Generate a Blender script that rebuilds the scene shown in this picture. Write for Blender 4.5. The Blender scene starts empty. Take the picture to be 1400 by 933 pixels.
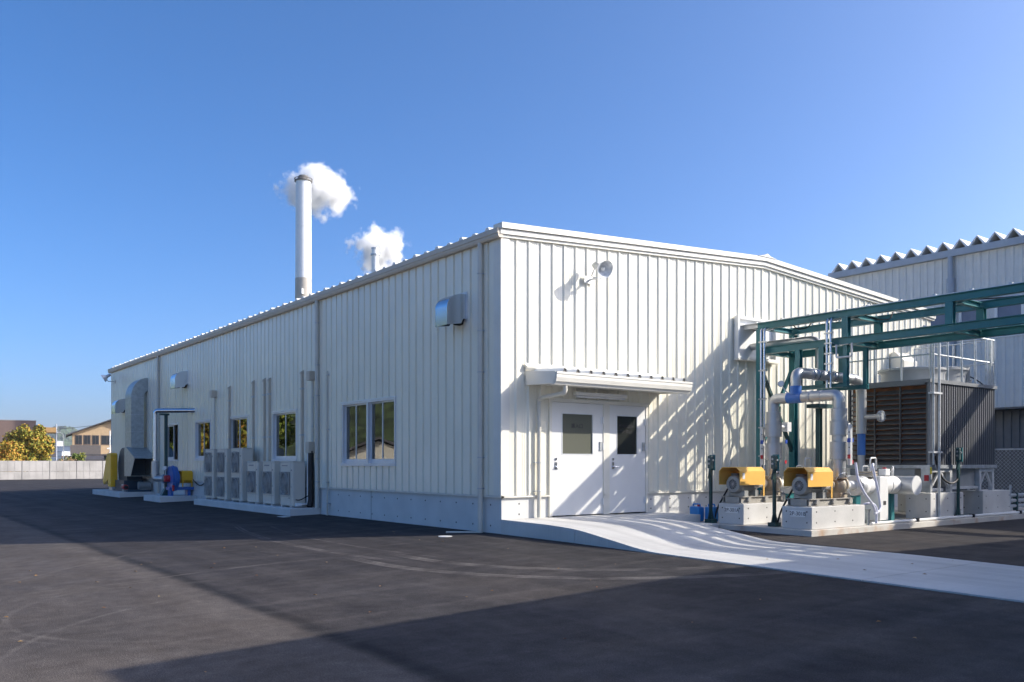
import bpy, bmesh, math, random
from mathutils import Vector, Matrix
from mathutils import noise as mnoise
random.seed(7)
R = math.radians
sc = bpy.context.scene
COL = sc.collection

# ------------------------------------------------------------------ camera
cam_d = bpy.data.cameras.new('camera')
cam = bpy.data.objects.new('camera', cam_d); COL.objects.link(cam)
cam.location = (-9.793, -13.311, 1.35)
cam.rotation_euler = (R(90), 0, -math.atan2(0.60228, 0.79829))
cam_d.sensor_width = 36; cam_d.lens = 30.725
cam_d.shift_y = 0.1188
cam_d.clip_start = 0.1; cam_d.clip_end = 6000
sc.camera = cam

# ------------------------------------------------------------------ sun, sky, exposure
SUN = Vector((0.80, -0.60, 0.59)).normalized()
EL = math.asin(SUN.z); ROT = math.atan2(SUN.x, SUN.y)
w = bpy.data.worlds.new('World'); sc.world = w; w.use_nodes = True
nt = w.node_tree
sky = nt.nodes.new('ShaderNodeTexSky'); sky.sky_type = 'NISHITA'
sky.sun_disc = False; sky.sun_elevation = EL; sky.sun_rotation = ROT
sky.altitude = 0; sky.air_density = 0.55; sky.dust_density = 3.0; sky.ozone_density = 4.0
bg = nt.nodes['Background']; bg.inputs['Strength'].default_value = 0.148
hs = nt.nodes.new('ShaderNodeHueSaturation'); hs.inputs['Saturation'].default_value = 1.24
nt.links.new(sky.outputs['Color'], hs.inputs['Color']); nt.links.new(hs.outputs['Color'], bg.inputs['Color'])
sun_d = bpy.data.lights.new('sun', 'SUN'); sun_d.energy = 3.0; sun_d.angle = R(0.5); sun_d.color = (1.0, 0.93, 0.81)
sun = bpy.data.objects.new('sun', sun_d); COL.objects.link(sun)
sun.rotation_euler = (-SUN).to_track_quat('-Z', 'Y').to_euler(); sun.location = (20, -20, 30)
sc.view_settings.view_transform = 'Standard'; sc.view_settings.look = 'None'
sc.view_settings.exposure = 0.99; sc.view_settings.gamma = 1.0
sc.render.engine = 'CYCLES'
sc.cycles.volume_bounces = 10; sc.cycles.max_bounces = 12; sc.cycles.transparent_max_bounces = 12
sc.cycles.use_denoising = True

# ------------------------------------------------------------------ materials
MATS = {}
def M(name, col, rough=0.5, metal=0.0, var=0.06, scale=3.0, bump=0.0, bscale=60.0, streak=0.0, spots=0.0, stain=None, coat=0.0, island=None, tint=0.0):
    if name in MATS: return MATS[name]
    m = bpy.data.materials.new(name); m.use_nodes = True; t = m.node_tree; N = t.nodes; Lk = t.links
    b = N['Principled BSDF']; b.inputs['Roughness'].default_value = rough; b.inputs['Metallic'].default_value = metal
    if coat: b.inputs['Coat Weight'].default_value = coat; b.inputs['Coat Roughness'].default_value = 0.22; b.inputs['Coat IOR'].default_value = 1.6
    tc = N.new('ShaderNodeNewGeometry'); pos = tc.outputs['Position']
    n1 = N.new('ShaderNodeTexNoise'); n1.inputs['Scale'].default_value = scale; n1.inputs['Detail'].default_value = 6
    Lk.new(pos, n1.inputs['Vector'])
    mx = N.new('ShaderNodeMix'); mx.data_type = 'RGBA'
    c0 = [max(0, c*(1-var*1.6)) for c in col] + [1]; c1 = [min(1, c*(1+var)) for c in col] + [1]
    mx.inputs[6].default_value = c0; mx.inputs[7].default_value = c1
    mr = N.new('ShaderNodeMapRange'); mr.inputs[1].default_value = 0.3; mr.inputs[2].default_value = 0.7
    Lk.new(n1.outputs['Fac'], mr.inputs[0]); Lk.new(mr.outputs[0], mx.inputs[0])
    out = mx.outputs[2]
    def mul(fac_socket, dark, amount_out):
        q = N.new('ShaderNodeMix'); q.data_type = 'RGBA'; q.inputs[7].default_value = (*dark, 1)
        Lk.new(fac_socket, q.inputs[0]); Lk.new(amount_out, q.inputs[6]); return q.outputs[2]
    if streak:
        mp = N.new('ShaderNodeMapping'); mp.inputs['Scale'].default_value = (5, 5, 0.35); Lk.new(pos, mp.inputs['Vector'])
        n2 = N.new('ShaderNodeTexNoise'); n2.inputs['Scale'].default_value = 1.3; n2.inputs['Detail'].default_value = 5; Lk.new(mp.outputs[0], n2.inputs['Vector'])
        r2 = N.new('ShaderNodeMapRange'); r2.inputs[1].default_value = 0.5; r2.inputs[2].default_value = 0.8; r2.inputs[4].default_value = streak
        Lk.new(n2.outputs['Fac'], r2.inputs[0]); out = mul(r2.outputs[0], [c*0.62 for c in col], out)
    if spots:
        n3 = N.new('ShaderNodeTexNoise'); n3.inputs['Scale'].default_value = 16; n3.inputs['Detail'].default_value = 8; Lk.new(pos, n3.inputs['Vector'])
        r3 = N.new('ShaderNodeMapRange'); r3.inputs[1].default_value = 0.55; r3.inputs[2].default_value = 0.75; r3.inputs[4].default_value = spots
        Lk.new(n3.outputs['Fac'], r3.inputs[0]); out = mul(r3.outputs[0], [c*0.6 for c in col], out)
    if stain:
        n4 = N.new('ShaderNodeTexNoise'); n4.inputs['Scale'].default_value = 2.2; n4.inputs['Detail'].default_value = 7; Lk.new(pos, n4.inputs['Vector'])
        r4 = N.new('ShaderNodeMapRange'); r4.inputs[1].default_value = 0.56; r4.inputs[2].default_value = 0.72; r4.inputs[4].default_value = 0.75
        Lk.new(n4.outputs['Fac'], r4.inputs[0]); out = mul(r4.outputs[0], stain, out)
    if island:
        ramp = N.new('ShaderNodeValToRGB'); el = ramp.color_ramp.elements
        el[0].position = 0; el[0].color = (*island[0], 1); el[1].position = 1; el[1].color = (*island[-1], 1)
        for k in range(1, len(island)-1):
            e = el.new(k/(len(island)-1)); e.color = (*island[k], 1)
        Lk.new(tc.outputs['Random Per Island'], ramp.inputs[0]); out = ramp.outputs[0]
        b.inputs['Specular IOR Level'].default_value = 0.2
    if tint:
        oi = N.new('ShaderNodeObjectInfo'); rt = N.new('ShaderNodeMapRange'); rt.inputs[3].default_value = 1-tint; rt.inputs[4].default_value = 1+tint; Lk.new(oi.outputs['Random'], rt.inputs[0])
        vs = N.new('ShaderNodeVectorMath'); vs.operation = 'SCALE'; Lk.new(out, vs.inputs[0]); Lk.new(rt.outputs[0], vs.inputs['Scale']); out = vs.outputs[0]
    Lk.new(out, b.inputs['Base Color'])
    if bump:
        nb = N.new('ShaderNodeTexNoise'); nb.inputs['Scale'].default_value = bscale; nb.inputs['Detail'].default_value = 6; Lk.new(pos, nb.inputs['Vector'])
        bp = N.new('ShaderNodeBump'); bp.inputs['Strength'].default_value = bump; bp.inputs['Distance'].default_value = 0.01
        Lk.new(nb.outputs['Fac'], bp.inputs['Height']); Lk.new(bp.outputs[0], b.inputs['Normal'])
    MATS[name] = m; return m

WALL = M('cream_steel', (0.82, 0.785, 0.66), 0.34, var=0.025, scale=1.2, streak=0.12, tint=0.03, coat=0.45)
TRIM = M('cream_trim', (0.74, 0.715, 0.635), 0.45, var=0.03)
GUT = M('gutter_beige', (0.56, 0.49, 0.39), 0.45, var=0.03)
PVC = M('beige_pipe', (0.60, 0.575, 0.50), 0.4, var=0.04)
ROOFM = M('roof_zinc', (0.78, 0.78, 0.76), 0.4, var=0.04)
CONC = M('concrete', (0.62, 0.62, 0.60), 0.85, var=0.05, scale=2.0, bump=0.2, bscale=70, spots=0.07, streak=0.06)
CONCL = M('concrete_light', (0.62, 0.61, 0.585), 0.85, var=0.08, scale=1.7, bump=0.25, bscale=80, spots=0.14)
CONCR = M('concrete_rust', (0.58, 0.55, 0.50), 0.85, var=0.08, scale=2.0, bump=0.25, bscale=80, spots=0.15, stain=(0.42, 0.23, 0.11))
CONCF = M('concrete_fence', (0.42, 0.40, 0.375), 0.85, var=0.12, scale=1.0, bump=0.2, streak=0.25)
ALU = M('aluminium', (0.72, 0.74, 0.76), 0.4, 0.35, var=0.03)
DOORM = M('door_paint', (0.76, 0.755, 0.735), 0.4, var=0.02)
STAIN = M('stainless', (0.62, 0.65, 0.69), 0.24, 1.0, var=0.04)
GALV = M('galvanised', (0.50, 0.53, 0.55), 0.42, 0.75, var=0.12, scale=9)
GALVL = M('galvanised_light', (0.66, 0.67, 0.67), 0.45, 0.45, var=0.10, scale=7)
DUCTM = M('duct_zinc', (0.42, 0.46, 0.46), 0.45, 0.6, var=0.12, scale=8)
CLAD = M('pipe_cladding', (0.50, 0.505, 0.50), 0.36, 0.65, var=0.05)
SILVERP = M('silver_paint', (0.56, 0.57, 0.58), 0.4, 0.45, var=0.05)
WHITEP = M('white_paint', (0.78, 0.78, 0.76), 0.4, var=0.03)
TEAL = M('teal_paint', (0.018, 0.165, 0.18), 0.42, var=0.10, scale=2.5)
TEALD = M('teal_dark', (0.012, 0.06, 0.062), 0.45, var=0.10)
YEL = M('yellow_paint', (0.88, 0.50, 0.11), 0.4, var=0.05, spots=0.10, streak=0.12)
YELB = M('lemon_paint', (0.95, 0.50, 0.02), 0.36, var=0.05)
BLUE = M('blue_paint', (0.03, 0.13, 0.42), 0.38, var=0.06)
BLUEB = M('blue_band', (0.05, 0.17, 0.48), 0.4, var=0.05)
NAVY = M('navy_paint', (0.025, 0.055, 0.085), 0.45, var=0.08)
REDP = M('red_tag', (0.50, 0.02, 0.03), 0.4)
BLUET = M('blue_tag', (0.02, 0.08, 0.42), 0.4)
BLACK = M('black_rubber', (0.012, 0.012, 0.013), 0.55)
DARKM = M('dark_void', (0.015, 0.015, 0.016), 0.8)
GREYM = M('motor_grey', (0.30, 0.31, 0.30), 0.45, 0.2, var=0.06)
GREYD = M('tower_grey', (0.105, 0.11, 0.12), 0.5, var=0.06)
LOUV = M('louvre_grey', (0.15, 0.14, 0.13), 0.5, var=0.08)
RUSTF = M('fill_brown', (0.24, 0.095, 0.035), 0.8, var=0.35, scale=4)
TAN = M('pump_tan', (0.42, 0.36, 0.27), 0.5, var=0.18, scale=7, stain=(0.25, 0.12, 0.05))
SKID = M('skid_grey', (0.36, 0.34, 0.30), 0.5, var=0.06, spots=0.1)
ACM = M('ac_casing', (0.64, 0.595, 0.51), 0.42, var=0.02)
ACD = M('ac_fan_dark', (0.24, 0.235, 0.225), 0.5)
ACG = M('ac_grille', (0.42, 0.41, 0.385), 0.5)
FRP = M('fibreglass_grey', (0.40, 0.41, 0.41), 0.55, var=0.06)
HOSE = M('hose_white', (0.66, 0.68, 0.80), 0.4)
JERRY = M('jerrycan_blue', (0.03, 0.25, 0.62), 0.35)
INK = M('ink', (0.03, 0.03, 0.035), 0.6)
ROOMF = M('room_floor', (0.30, 0.31, 0.29), 0.6); ROOMW = M('room_wall', (0.62, 0.62, 0.56), 0.7)

def glass(name, tint=(0.50, 0.54, 0.50), ior=1.75):
    m = bpy.data.materials.new(name); m.use_nodes = True; t = m.node_tree; N = t.nodes
    N.remove(N['Principled BSDF']); o = N['Material Output']
    f = N.new('ShaderNodeFresnel'); f.inputs['IOR'].default_value = ior
    g = N.new('ShaderNodeBsdfGlossy'); g.inputs['Roughness'].default_value = 0.0; g.inputs['Color'].default_value = (0.9, 0.92, 0.9, 1)
    tr = N.new('ShaderNodeBsdfTransparent'); tr.inputs['Color'].default_value = (*tint, 1)
    mx = N.new('ShaderNodeMixShader'); t.links.new(f.outputs[0], mx.inputs[0]); t.links.new(tr.outputs[0], mx.inputs[1]); t.links.new(g.outputs[0], mx.inputs[2])
    t.links.new(mx.outputs[0], o.inputs['Surface']); return m
GLASS = glass('window_glass', (0.42, 0.46, 0.43), 2.2)
def diffuse_glass(name, col, amt, ior=1.5):
    m = glass(name, (0.5, 0.52, 0.48), ior); t = m.node_tree; N = t.nodes
    old = N['Material Output'].inputs['Surface'].links[0].from_socket
    d = N.new('ShaderNodeBsdfDiffuse'); d.inputs['Color'].default_value = (*col, 1)
    mx = N.new('ShaderNodeMixShader'); mx.inputs[0].default_value = amt
    t.links.new(old, mx.inputs[1]); t.links.new(d.outputs[0], mx.inputs[2]); t.links.new(mx.outputs[0], N['Material Output'].inputs['Surface']); return m
GLASSD = diffuse_glass('door_glass_room_light', (0.17, 0.175, 0.14), 0.75)  # flat grey-green painted in for the dim light of the room behind
GLASSD2 = diffuse_glass('door_glass_plain', (0.05, 0.055, 0.05), 0.5)

# ------------------------------------------------------------------ mesh builder
class MB:
    def __init__(s): s.v = []; s.f = []; s.sm = []
    def add(s, vs, fs, smooth=False):
        o = len(s.v); s.v += [tuple(x) for x in vs]
        for f in fs: s.f.append(tuple(i+o for i in f)); s.sm.append(smooth)
        return s
    def box(s, x0, x1, y0, y1, z0, z1):
        if x0 > x1: x0, x1 = x1, x0
        if y0 > y1: y0, y1 = y1, y0
        if z0 > z1: z0, z1 = z1, z0
        return s.add([(x0,y0,z0),(x1,y0,z0),(x1,y1,z0),(x0,y1,z0),(x0,y0,z1),(x1,y0,z1),(x1,y1,z1),(x0,y1,z1)],
              [(3,2,1,0),(4,5,6,7),(0,1,5,4),(1,2,6,5),(2,3,7,6),(3,0,4,7)])
    def prism(s, poly, axis, a, b):
        n = len(poly)
        def P(p, t):
            if axis == 'x': return (t, p[0], p[1])
            if axis == 'y': return (p[0], t, p[1])
            return (p[0], p[1], t)
        vs = [P(p, a) for p in poly] + [P(p, b) for p in poly]
        fs = [tuple(range(n)), tuple(range(2*n-1, n-1, -1))] + [(i, i+n, (i+1) % n + n, (i+1) % n) for i in range(n)]
        return s.add(vs, fs)
    def sheet(s, line, axis, a, b, flip=False):
        n = len(line)
        def P(p, t):
            if axis == 'x': return (t, p[0], p[1])
            if axis == 'y': return (p[0], t, p[1])
            return (p[0], p[1], t)
        return s.add([P(p, a) for p in line]+[P(p, b) for p in line], [(i, i+1, i+1+n, i+n) for i in range(n-1)])
    def cyl(s, p0, p1, r0, r1=None, n=16, caps=True):
        r1 = r0 if r1 is None else r1
        p0 = Vector(p0); p1 = Vector(p1); d = (p1-p0).normalized()
        u = d.orthogonal().normalized(); v = d.cross(u)
        vs = []
        for p, r in ((p0, r0), (p1, r1)):
            for k in range(n):
                a = 2*math.pi*k/n; vs.append(p+(u*math.cos(a)+v*math.sin(a))*r)
        s.add(vs, [(k, (k+1) % n, (k+1) % n+n, k+n) for k in range(n)], True)
        if caps: s.add(vs[:n], [tuple(range(n-1, -1, -1))]); s.add(vs[n:], [tuple(range(n))])
        return s
    def tube(s, pts, r, n=10, caps=True):
        pts = [Vector(p) for p in pts]; m = len(pts)
        tang = [((pts[min(i+1, m-1)]-pts[i]).normalized()+(pts[i]-pts[max(i-1, 0)]).normalized()) for i in range(m)]
        u = tang[0].orthogonal().normalized(); vs = []
        for i in range(m):
            t = tang[i].normalized(); u = (u-t*u.dot(t)).normalized(); v = t.cross(u)
            for k in range(n):
                a = 2*math.pi*k/n; vs.append(pts[i]+(u*math.cos(a)+v*math.sin(a))*r)
        fs = [(i*n+k, i*n+(k+1) % n, (i+1)*n+(k+1) % n, (i+1)*n+k) for i in range(m-1) for k in range(n)]
        s.add(vs, fs, True)
        if caps: s.add(vs[:n], [tuple(range(n-1, -1, -1))]); s.add(vs[-n:], [tuple(range(n))])
        return s
    def lathe(s, prof, org, axis, n=24, smooth=True):
        org = Vector(org); d = Vector(axis).normalized(); u = d.orthogonal().normalized(); v = d.cross(u)
        vs = []
        for r, hh in prof:
            for k in range(n):
                a = 2*math.pi*k/n; vs.append(org+d*hh+(u*math.cos(a)+v*math.sin(a))*r)
        return s.add(vs, [(i*n+k, i*n+(k+1) % n, (i+1)*n+(k+1) % n, (i+1)*n+k) for i in range(len(prof)-1) for k in range(n)], smooth)
    def disc(s, c, axis, r, n=24):
        c = Vector(c); d = Vector(axis).normalized(); u = d.orthogonal().normalized(); v = d.cross(u)
        return s.add([c+(u*math.cos(2*math.pi*k/n)+v*math.sin(2*math.pi*k/n))*r for k in range(n)], [tuple(range(n))])
    def torus(s, c, axis, R_, r, n=24, m=6):
        c = Vector(c); d = Vector(axis).normalized(); u = d.orthogonal().normalized(); v = d.cross(u); vs = []
        for i in range(n):
            a = 2*math.pi*i/n; e = u*math.cos(a)+v*math.sin(a)
            for j in range(m):
                b = 2*math.pi*j/m; vs.append(c+e*(R_+r*math.cos(b))+d*r*math.sin(b))
        return s.add(vs, [(i*m+j, ((i+1) % n)*m+j, ((i+1) % n)*m+(j+1) % m, i*m+(j+1) % m) for i in range(n) for j in range(m)], True)
    def bar(s, p0, p1, w_, h_=None, up=(0, 0, 1)):
        h_ = h_ or w_; p0 = Vector(p0); p1 = Vector(p1); d = (p1-p0).normalized(); upv = Vector(up)
        if abs(d.dot(upv)) > 0.99: upv = Vector((0, 1, 0))
        a = d.cross(upv).normalized()*w_/2; b = a.cross(d).normalized()*h_/2
        vs = [p+q for p in (p0, p1) for q in (-a-b, a-b, a+b, -a+b)]
        return s.add(vs, [(3,2,1,0),(4,5,6,7),(0,1,5,4),(1,2,6,5),(2,3,7,6),(3,0,4,7)])
    def hbeam(s, p0, p1, w_, h_, t=0.012, up=(0, 0, 1)):
        p0 = Vector(p0); p1 = Vector(p1); d = (p1-p0).normalized(); upv = Vector(up)
        if abs(d.dot(upv)) > 0.99: upv = Vector((0, 1, 0))
        a = d.cross(upv).normalized(); b = a.cross(d).normalized()
        s.bar(p0+b*(h_/2-t/2), p1+b*(h_/2-t/2), w_, t, up); s.bar(p0-b*(h_/2-t/2), p1-b*(h_/2-t/2), w_, t, up)
        s.bar(p0, p1, t, h_-2*t, up); return s

def bend(pts, rad=0.1, seg=6):
    pts = [Vector(p) for p in pts]; out = [pts[0]]
    for i in range(1, len(pts)-1):
        a = (pts[i-1]-pts[i]); b = (pts[i+1]-pts[i]); r = min(rad, a.length*0.49, b.length*0.49)
        p0 = pts[i]+a.normalized()*r; p1 = pts[i]+b.normalized()*r
        for k in range(seg+1):
            t = k/seg; out.append(p0*(1-t)**2+pts[i]*2*t*(1-t)+p1*t*t)
    out.append(pts[-1]); return out

def tag(o, label=None, cat=None, group=None, kind=None):
    for k, v in (('label', label), ('category', cat), ('group', group), ('kind', kind)):
        if v: o[k] = v
    return o
def wl(o):
    p = Vector((0, 0, 0))
    while o: p += o.location; o = o.parent
    return p
def mesh_of(name, mb, off=Vector((0, 0, 0)), mat=None, recalc=False):
    me = bpy.data.meshes.new(name)
    me.from_pydata([tuple(Vector(v)-off) for v in mb.v], [], mb.f)
    me.polygons.foreach_set('use_smooth', mb.sm)
    if mat: me.materials.append(mat)
    if recalc:
        b = bmesh.new(); b.from_mesh(me); bmesh.ops.recalc_face_normals(b, faces=b.faces); b.to_mesh(me); b.free()
    me.update()
    if any(mb.sm): me.set_sharp_from_angle(angle=R(40))
    return me
def part(name, mb, mat, parent=None, bev=0.0, recalc=True):
    me = mesh_of(name, mb, wl(parent), mat, recalc)
    o = bpy.data.objects.new(name, me); COL.objects.link(o)
    if parent: o.parent = parent
    if bev:
        b = o.modifiers.new('bevel', 'BEVEL'); b.width = bev; b.segments = 2; b.limit_method = 'ANGLE'; b.angle_limit = R(50)
    return o
def inst(name, me, parent, loc):
    o = bpy.data.objects.new(name, me); COL.objects.link(o)
    if parent: o.parent = parent
    o.location = loc; return o
def thing(name, label, cat, loc=(0, 0, 0), group=None):
    o = bpy.data.objects.new(name, None); COL.objects.link(o); o.location = loc; o.empty_display_size = 0.2
    return tag(o, label, cat, group)
def copy_tree(o, parent=None, loc=None, label=None):
    c = o.copy(); COL.objects.link(c)
    if parent: c.parent = parent
    if loc is not None: c.location = loc
    if label: c['label'] = label
    for ch in list(o.children): copy_tree(ch, c)
    return c
def text_mesh(txt, size, loc, rot, parent, mat, name='lettering'):
    cu = bpy.data.curves.new(name, 'FONT'); cu.body = txt; cu.size = size; cu.align_x = 'CENTER'; cu.align_y = 'CENTER'; cu.extrude = 0.001; cu.resolution_u = 3
    tmp = bpy.data.objects.new(name, cu); COL.objects.link(tmp); bpy.context.view_layer.update()
    me = bpy.data.meshes.new_from_object(tmp.evaluated_get(bpy.context.evaluated_depsgraph_get())); bpy.data.objects.remove(tmp); bpy.data.curves.remove(cu)
    me.materials.clear(); me.materials.append(mat); me.name = name
    o = bpy.data.objects.new(name, me); COL.objects.link(o); o.parent = parent
    o.location = Vector(loc)-wl(parent); o.rotation_euler = rot; return o
def gz(x, y): return -0.025*min(max(-x, 0), 13) - 0.008*min(max(-y-2, 0), 12)

# ------------------------------------------------------------------ ground
def asphalt():
    m = bpy.data.materials.new('asphalt'); m.use_nodes = True; t = m.node_tree; N = t.nodes; Lk = t.links; b = N['Principled BSDF']
    g = N.new('ShaderNodeNewGeometry'); pos = g.outputs['Position']
    def noise(sc_, det=6, vec=pos, rough=0.55):
        n = N.new('ShaderNodeTexNoise'); n.inputs['Scale'].default_value = sc_; n.inputs['Detail'].default_value = det; n.inputs['Roughness'].default_value = rough; Lk.new(vec, n.inputs['Vector']); return n.outputs['Fac']
    def mr(s_, a, b_, c=0.0, d=1.0):
        n = N.new('ShaderNodeMapRange'); n.inputs[1].default_value = a; n.inputs[2].default_value = b_; n.inputs[3].default_value = c; n.inputs[4].default_value = d; Lk.new(s_, n.inputs[0]); return n.outputs[0]
    def math_(op, a, b_=None):
        n = N.new('ShaderNodeMath'); n.operation = op
        for i, q in enumerate((a, b_)):
            if q is None: continue
            if isinstance(q, (int, float)): n.inputs[i].default_value = q
            else: Lk.new(q, n.inputs[i])
        return n.outputs[0]
    def mix(f, a, b_):
        n = N.new('ShaderNodeMix'); n.data_type = 'RGBA'
        for i, q in ((0, f), (6, a), (7, b_)):
            if isinstance(q, tuple): n.inputs[i].default_value = (*q, 1)
            elif isinstance(q, float): n.inputs[i].default_value = q
            else: Lk.new(q, n.inputs[i])
        return n.outputs[2]
    sep = N.new('ShaderNodeSeparateXYZ'); Lk.new(pos, sep.inputs[0]); X, Y = sep.outputs[0], sep.outputs[1]
    wob = math_('MULTIPLY', math_('SUBTRACT', noise(0.8, 4), 0.5), 0.16)
    xs = math_('ADD', X, wob)
    old = mr(xs, -6.52, -6.38, 1.0, 0.0)
    col = mix(old, (0.033, 0.030, 0.031), (0.068, 0.058, 0.052))
    # dark seam line where the two pours meet, pale silt beside it
    seam = math_('MULTIPLY', mr(math_('ABSOLUTE', math_('ADD', xs, 6.36)), 0.03, 0.14, 1.0, 0.0), 0.75)
    col = mix(seam, col, (0.016, 0.016, 0.017))
    silt = math_('MULTIPLY', mr(math_('ABSOLUTE', math_('ADD', xs, 6.75)), 0.0, 0.40, 0.38, 0.0), mr(noise(1.3), 0.35, 0.65))
    col = mix(silt, col, (0.135, 0.115, 0.098))
    # dark new strip along the building
    new = mr(xs, -2.4, -1.9, 0.0, 0.45); col = mix(new, col, (0.022, 0.022, 0.024))
    # front yard tracks brown dust
    dust = math_('MULTIPLY', mr(noise(0.35, 5), 0.45, 0.7), mr(Y, -7.5, -1.0, 0.75, 0.0))
    col = mix(math_('MULTIPLY', dust, 0.75), col, (0.105, 0.084, 0.068))
    # rolled lanes along Y
    mp = N.new('ShaderNodeMapping'); mp.inputs['Scale'].default_value = (2.2, 0.05, 1); Lk.new(pos, mp.inputs['Vector'])
    lane = mr(noise(1.0, 4, mp.outputs[0]), 0.35, 0.7); col = mix(math_('MULTIPLY', lane, 0.22), col, (0.11, 0.10, 0.095))
    mp2 = N.new('ShaderNodeMapping'); mp2.inputs['Scale'].default_value = (0.06, 3.2, 1); mp2.inputs['Rotation'].default_value = (0, 0, 0.06); Lk.new(pos, mp2.inputs['Vector'])
    lane2 = mr(noise(1.0, 4, mp2.outputs[0]), 0.5, 0.75); col = mix(math_('MULTIPLY', lane2, 0.20), col, (0.13, 0.115, 0.105))
    # tyre marks: thin broken arcs
    brk = mr(noise(2.2, 5), 0.36, 0.6)
    def arc(cx, cy, r, wd, amt, xlo=-60.0, xhi=60.0, colr=(0.17, 0.15, 0.135), yl=-60.0, yh=60.0):
        nonlocal col
        dx = math_('ADD', X, -cx); dy = math_('ADD', Y, -cy)
        d = math_('ABSOLUTE', math_('SUBTRACT', math_('SQRT', math_('ADD', math_('MULTIPLY', dx, dx), math_('MULTIPLY', dy, dy))), r))
        k = math_('MULTIPLY', math_('MULTIPLY', mr(d, wd*0.5, wd, 1.0, 0.0), brk), amt)
        k = math_('MULTIPLY', k, math_('MULTIPLY', mr(X, xlo-0.4, xlo+0.4), mr(X, xhi-0.5, xhi+0.5, 1.0, 0.0)))
        k = math_('MULTIPLY', k, math_('MULTIPLY', mr(Y, yl-0.5, yl+0.5), mr(Y, yh-0.5, yh+0.5, 1.0, 0.0)))
        col = mix(k, col, colr)
    arc(-6.6, -3.6, 2.0, 0.045, 0.30, -9, -6.2, yl=-5.2); arc(-6.6, -3.6, 2.16, 0.03, 0.22, -9, -6.4, yl=-5.0); arc(-4.3, -8.6, 7.6, 0.05, 0.35, -6.8, -4.6, yl=-3)
    arc(-8.3+30*0.78, -0.5-30*0.626, 30.0, 0.05, 0.30, -9.5, -5.5, yl=-2); arc(-5.5, -6.5, 3.6, 0.04, 0.3, -9.9, -7, yl=-9)
    for rr, am in ((4.0, 0.7), (4.07, 0.6), (4.14, 0.6), (4.72, 0.65), (4.79, 0.55), (4.86, 0.6)): arc(1.0, -1.9, rr, 0.026, am, -6, -0.3, (0.20, 0.18, 0.165), yl=-9, yh=-1.6)
    for rr, am in ((21.0, 0.55), (21.08, 0.5), (20.35, 0.4)): arc(17.4, 0.6, rr, 0.03, am, -6, -2.4, (0.18, 0.16, 0.15), yl=-1.9, yh=6)
    # grain
    grain = N.new('ShaderNodeTexVoronoi'); grain.inputs['Scale'].default_value = 95; Lk.new(pos, grain.inputs['Vector'])
    gv = mr(grain.outputs['Distance'], 0.1, 0.75, 0.62, 1.42)
    pv = mr(noise(5.0, 8), 0.3, 0.7, 0.80, 1.20); pv2 = mr(noise(0.6, 6), 0.3, 0.7, 0.85, 1.15)
    sc_ = N.new('ShaderNodeVectorMath'); sc_.operation = 'SCALE'; Lk.new(col, sc_.inputs[0]); Lk.new(math_('MULTIPLY', math_('MULTIPLY', gv, pv), pv2), sc_.inputs['Scale'])
    Lk.new(sc_.outputs[0], b.inputs['Base Color'])
    rr = mr(noise(1.5), 0.3, 0.7, 0.70, 0.88); Lk.new(rr, b.inputs['Roughness']); b.inputs['Specular IOR Level'].default_value = 0.12
    bp = N.new('ShaderNodeBump'); bp.inputs['Strength'].default_value = 0.5; bp.inputs['Distance'].default_value = 0.006
    Lk.new(grain.outputs['Distance'], bp.inputs['Height']); Lk.new(bp.outputs[0], b.inputs['Normal'])
    return m
ASPH = asphalt()
mb = MB(); xs = [-14.5, -13, -11, -8, -4, -2, -1, 0, 4, 10, 20, 40]; ys = [-45, -30, -14, -8, -5, -2, 0, 10, 30, 50, 66.4]
for y in ys:
    for x in xs: mb.v.append((x, y, gz(x, y)))
for j in range(len(ys)-1):
    for i in range(len(xs)-1):
        a = j*len(xs)+i; mb.f.append((a, a+1, a+1+len(xs), a+len(xs))); mb.sm.append(True)
tag(part('asphalt_yard', mb, ASPH), kind='structure')
mb = MB(); mb.add([(-60, -45, -.42), (-14.4, -45, -.42), (-14.4, 66.3, -.42), (-60, 66.3, -.42)], [(0, 1, 2, 3)])
tag(part('bounce_lot', mb, M('bounce_pale', (0.42, 0.39, 0.34), 0.9, var=0.15, scale=1.5, bump=0.4, bscale=20)), kind='structure')  # pale ground added out of view to bounce sunlight onto the long wall
SOIL = M('soil', (0.12, 0.12, 0.075), 0.9, var=0.3, scale=0.02)
mb = MB(); mb.add([(-3500, -3500, -.55), (3500, -3500, -.55), (3500, 3500, -.55), (-3500, 3500, -.55)], [(0, 1, 2, 3)])
tag(part('ground', mb, SOIL), kind='structure')

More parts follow.
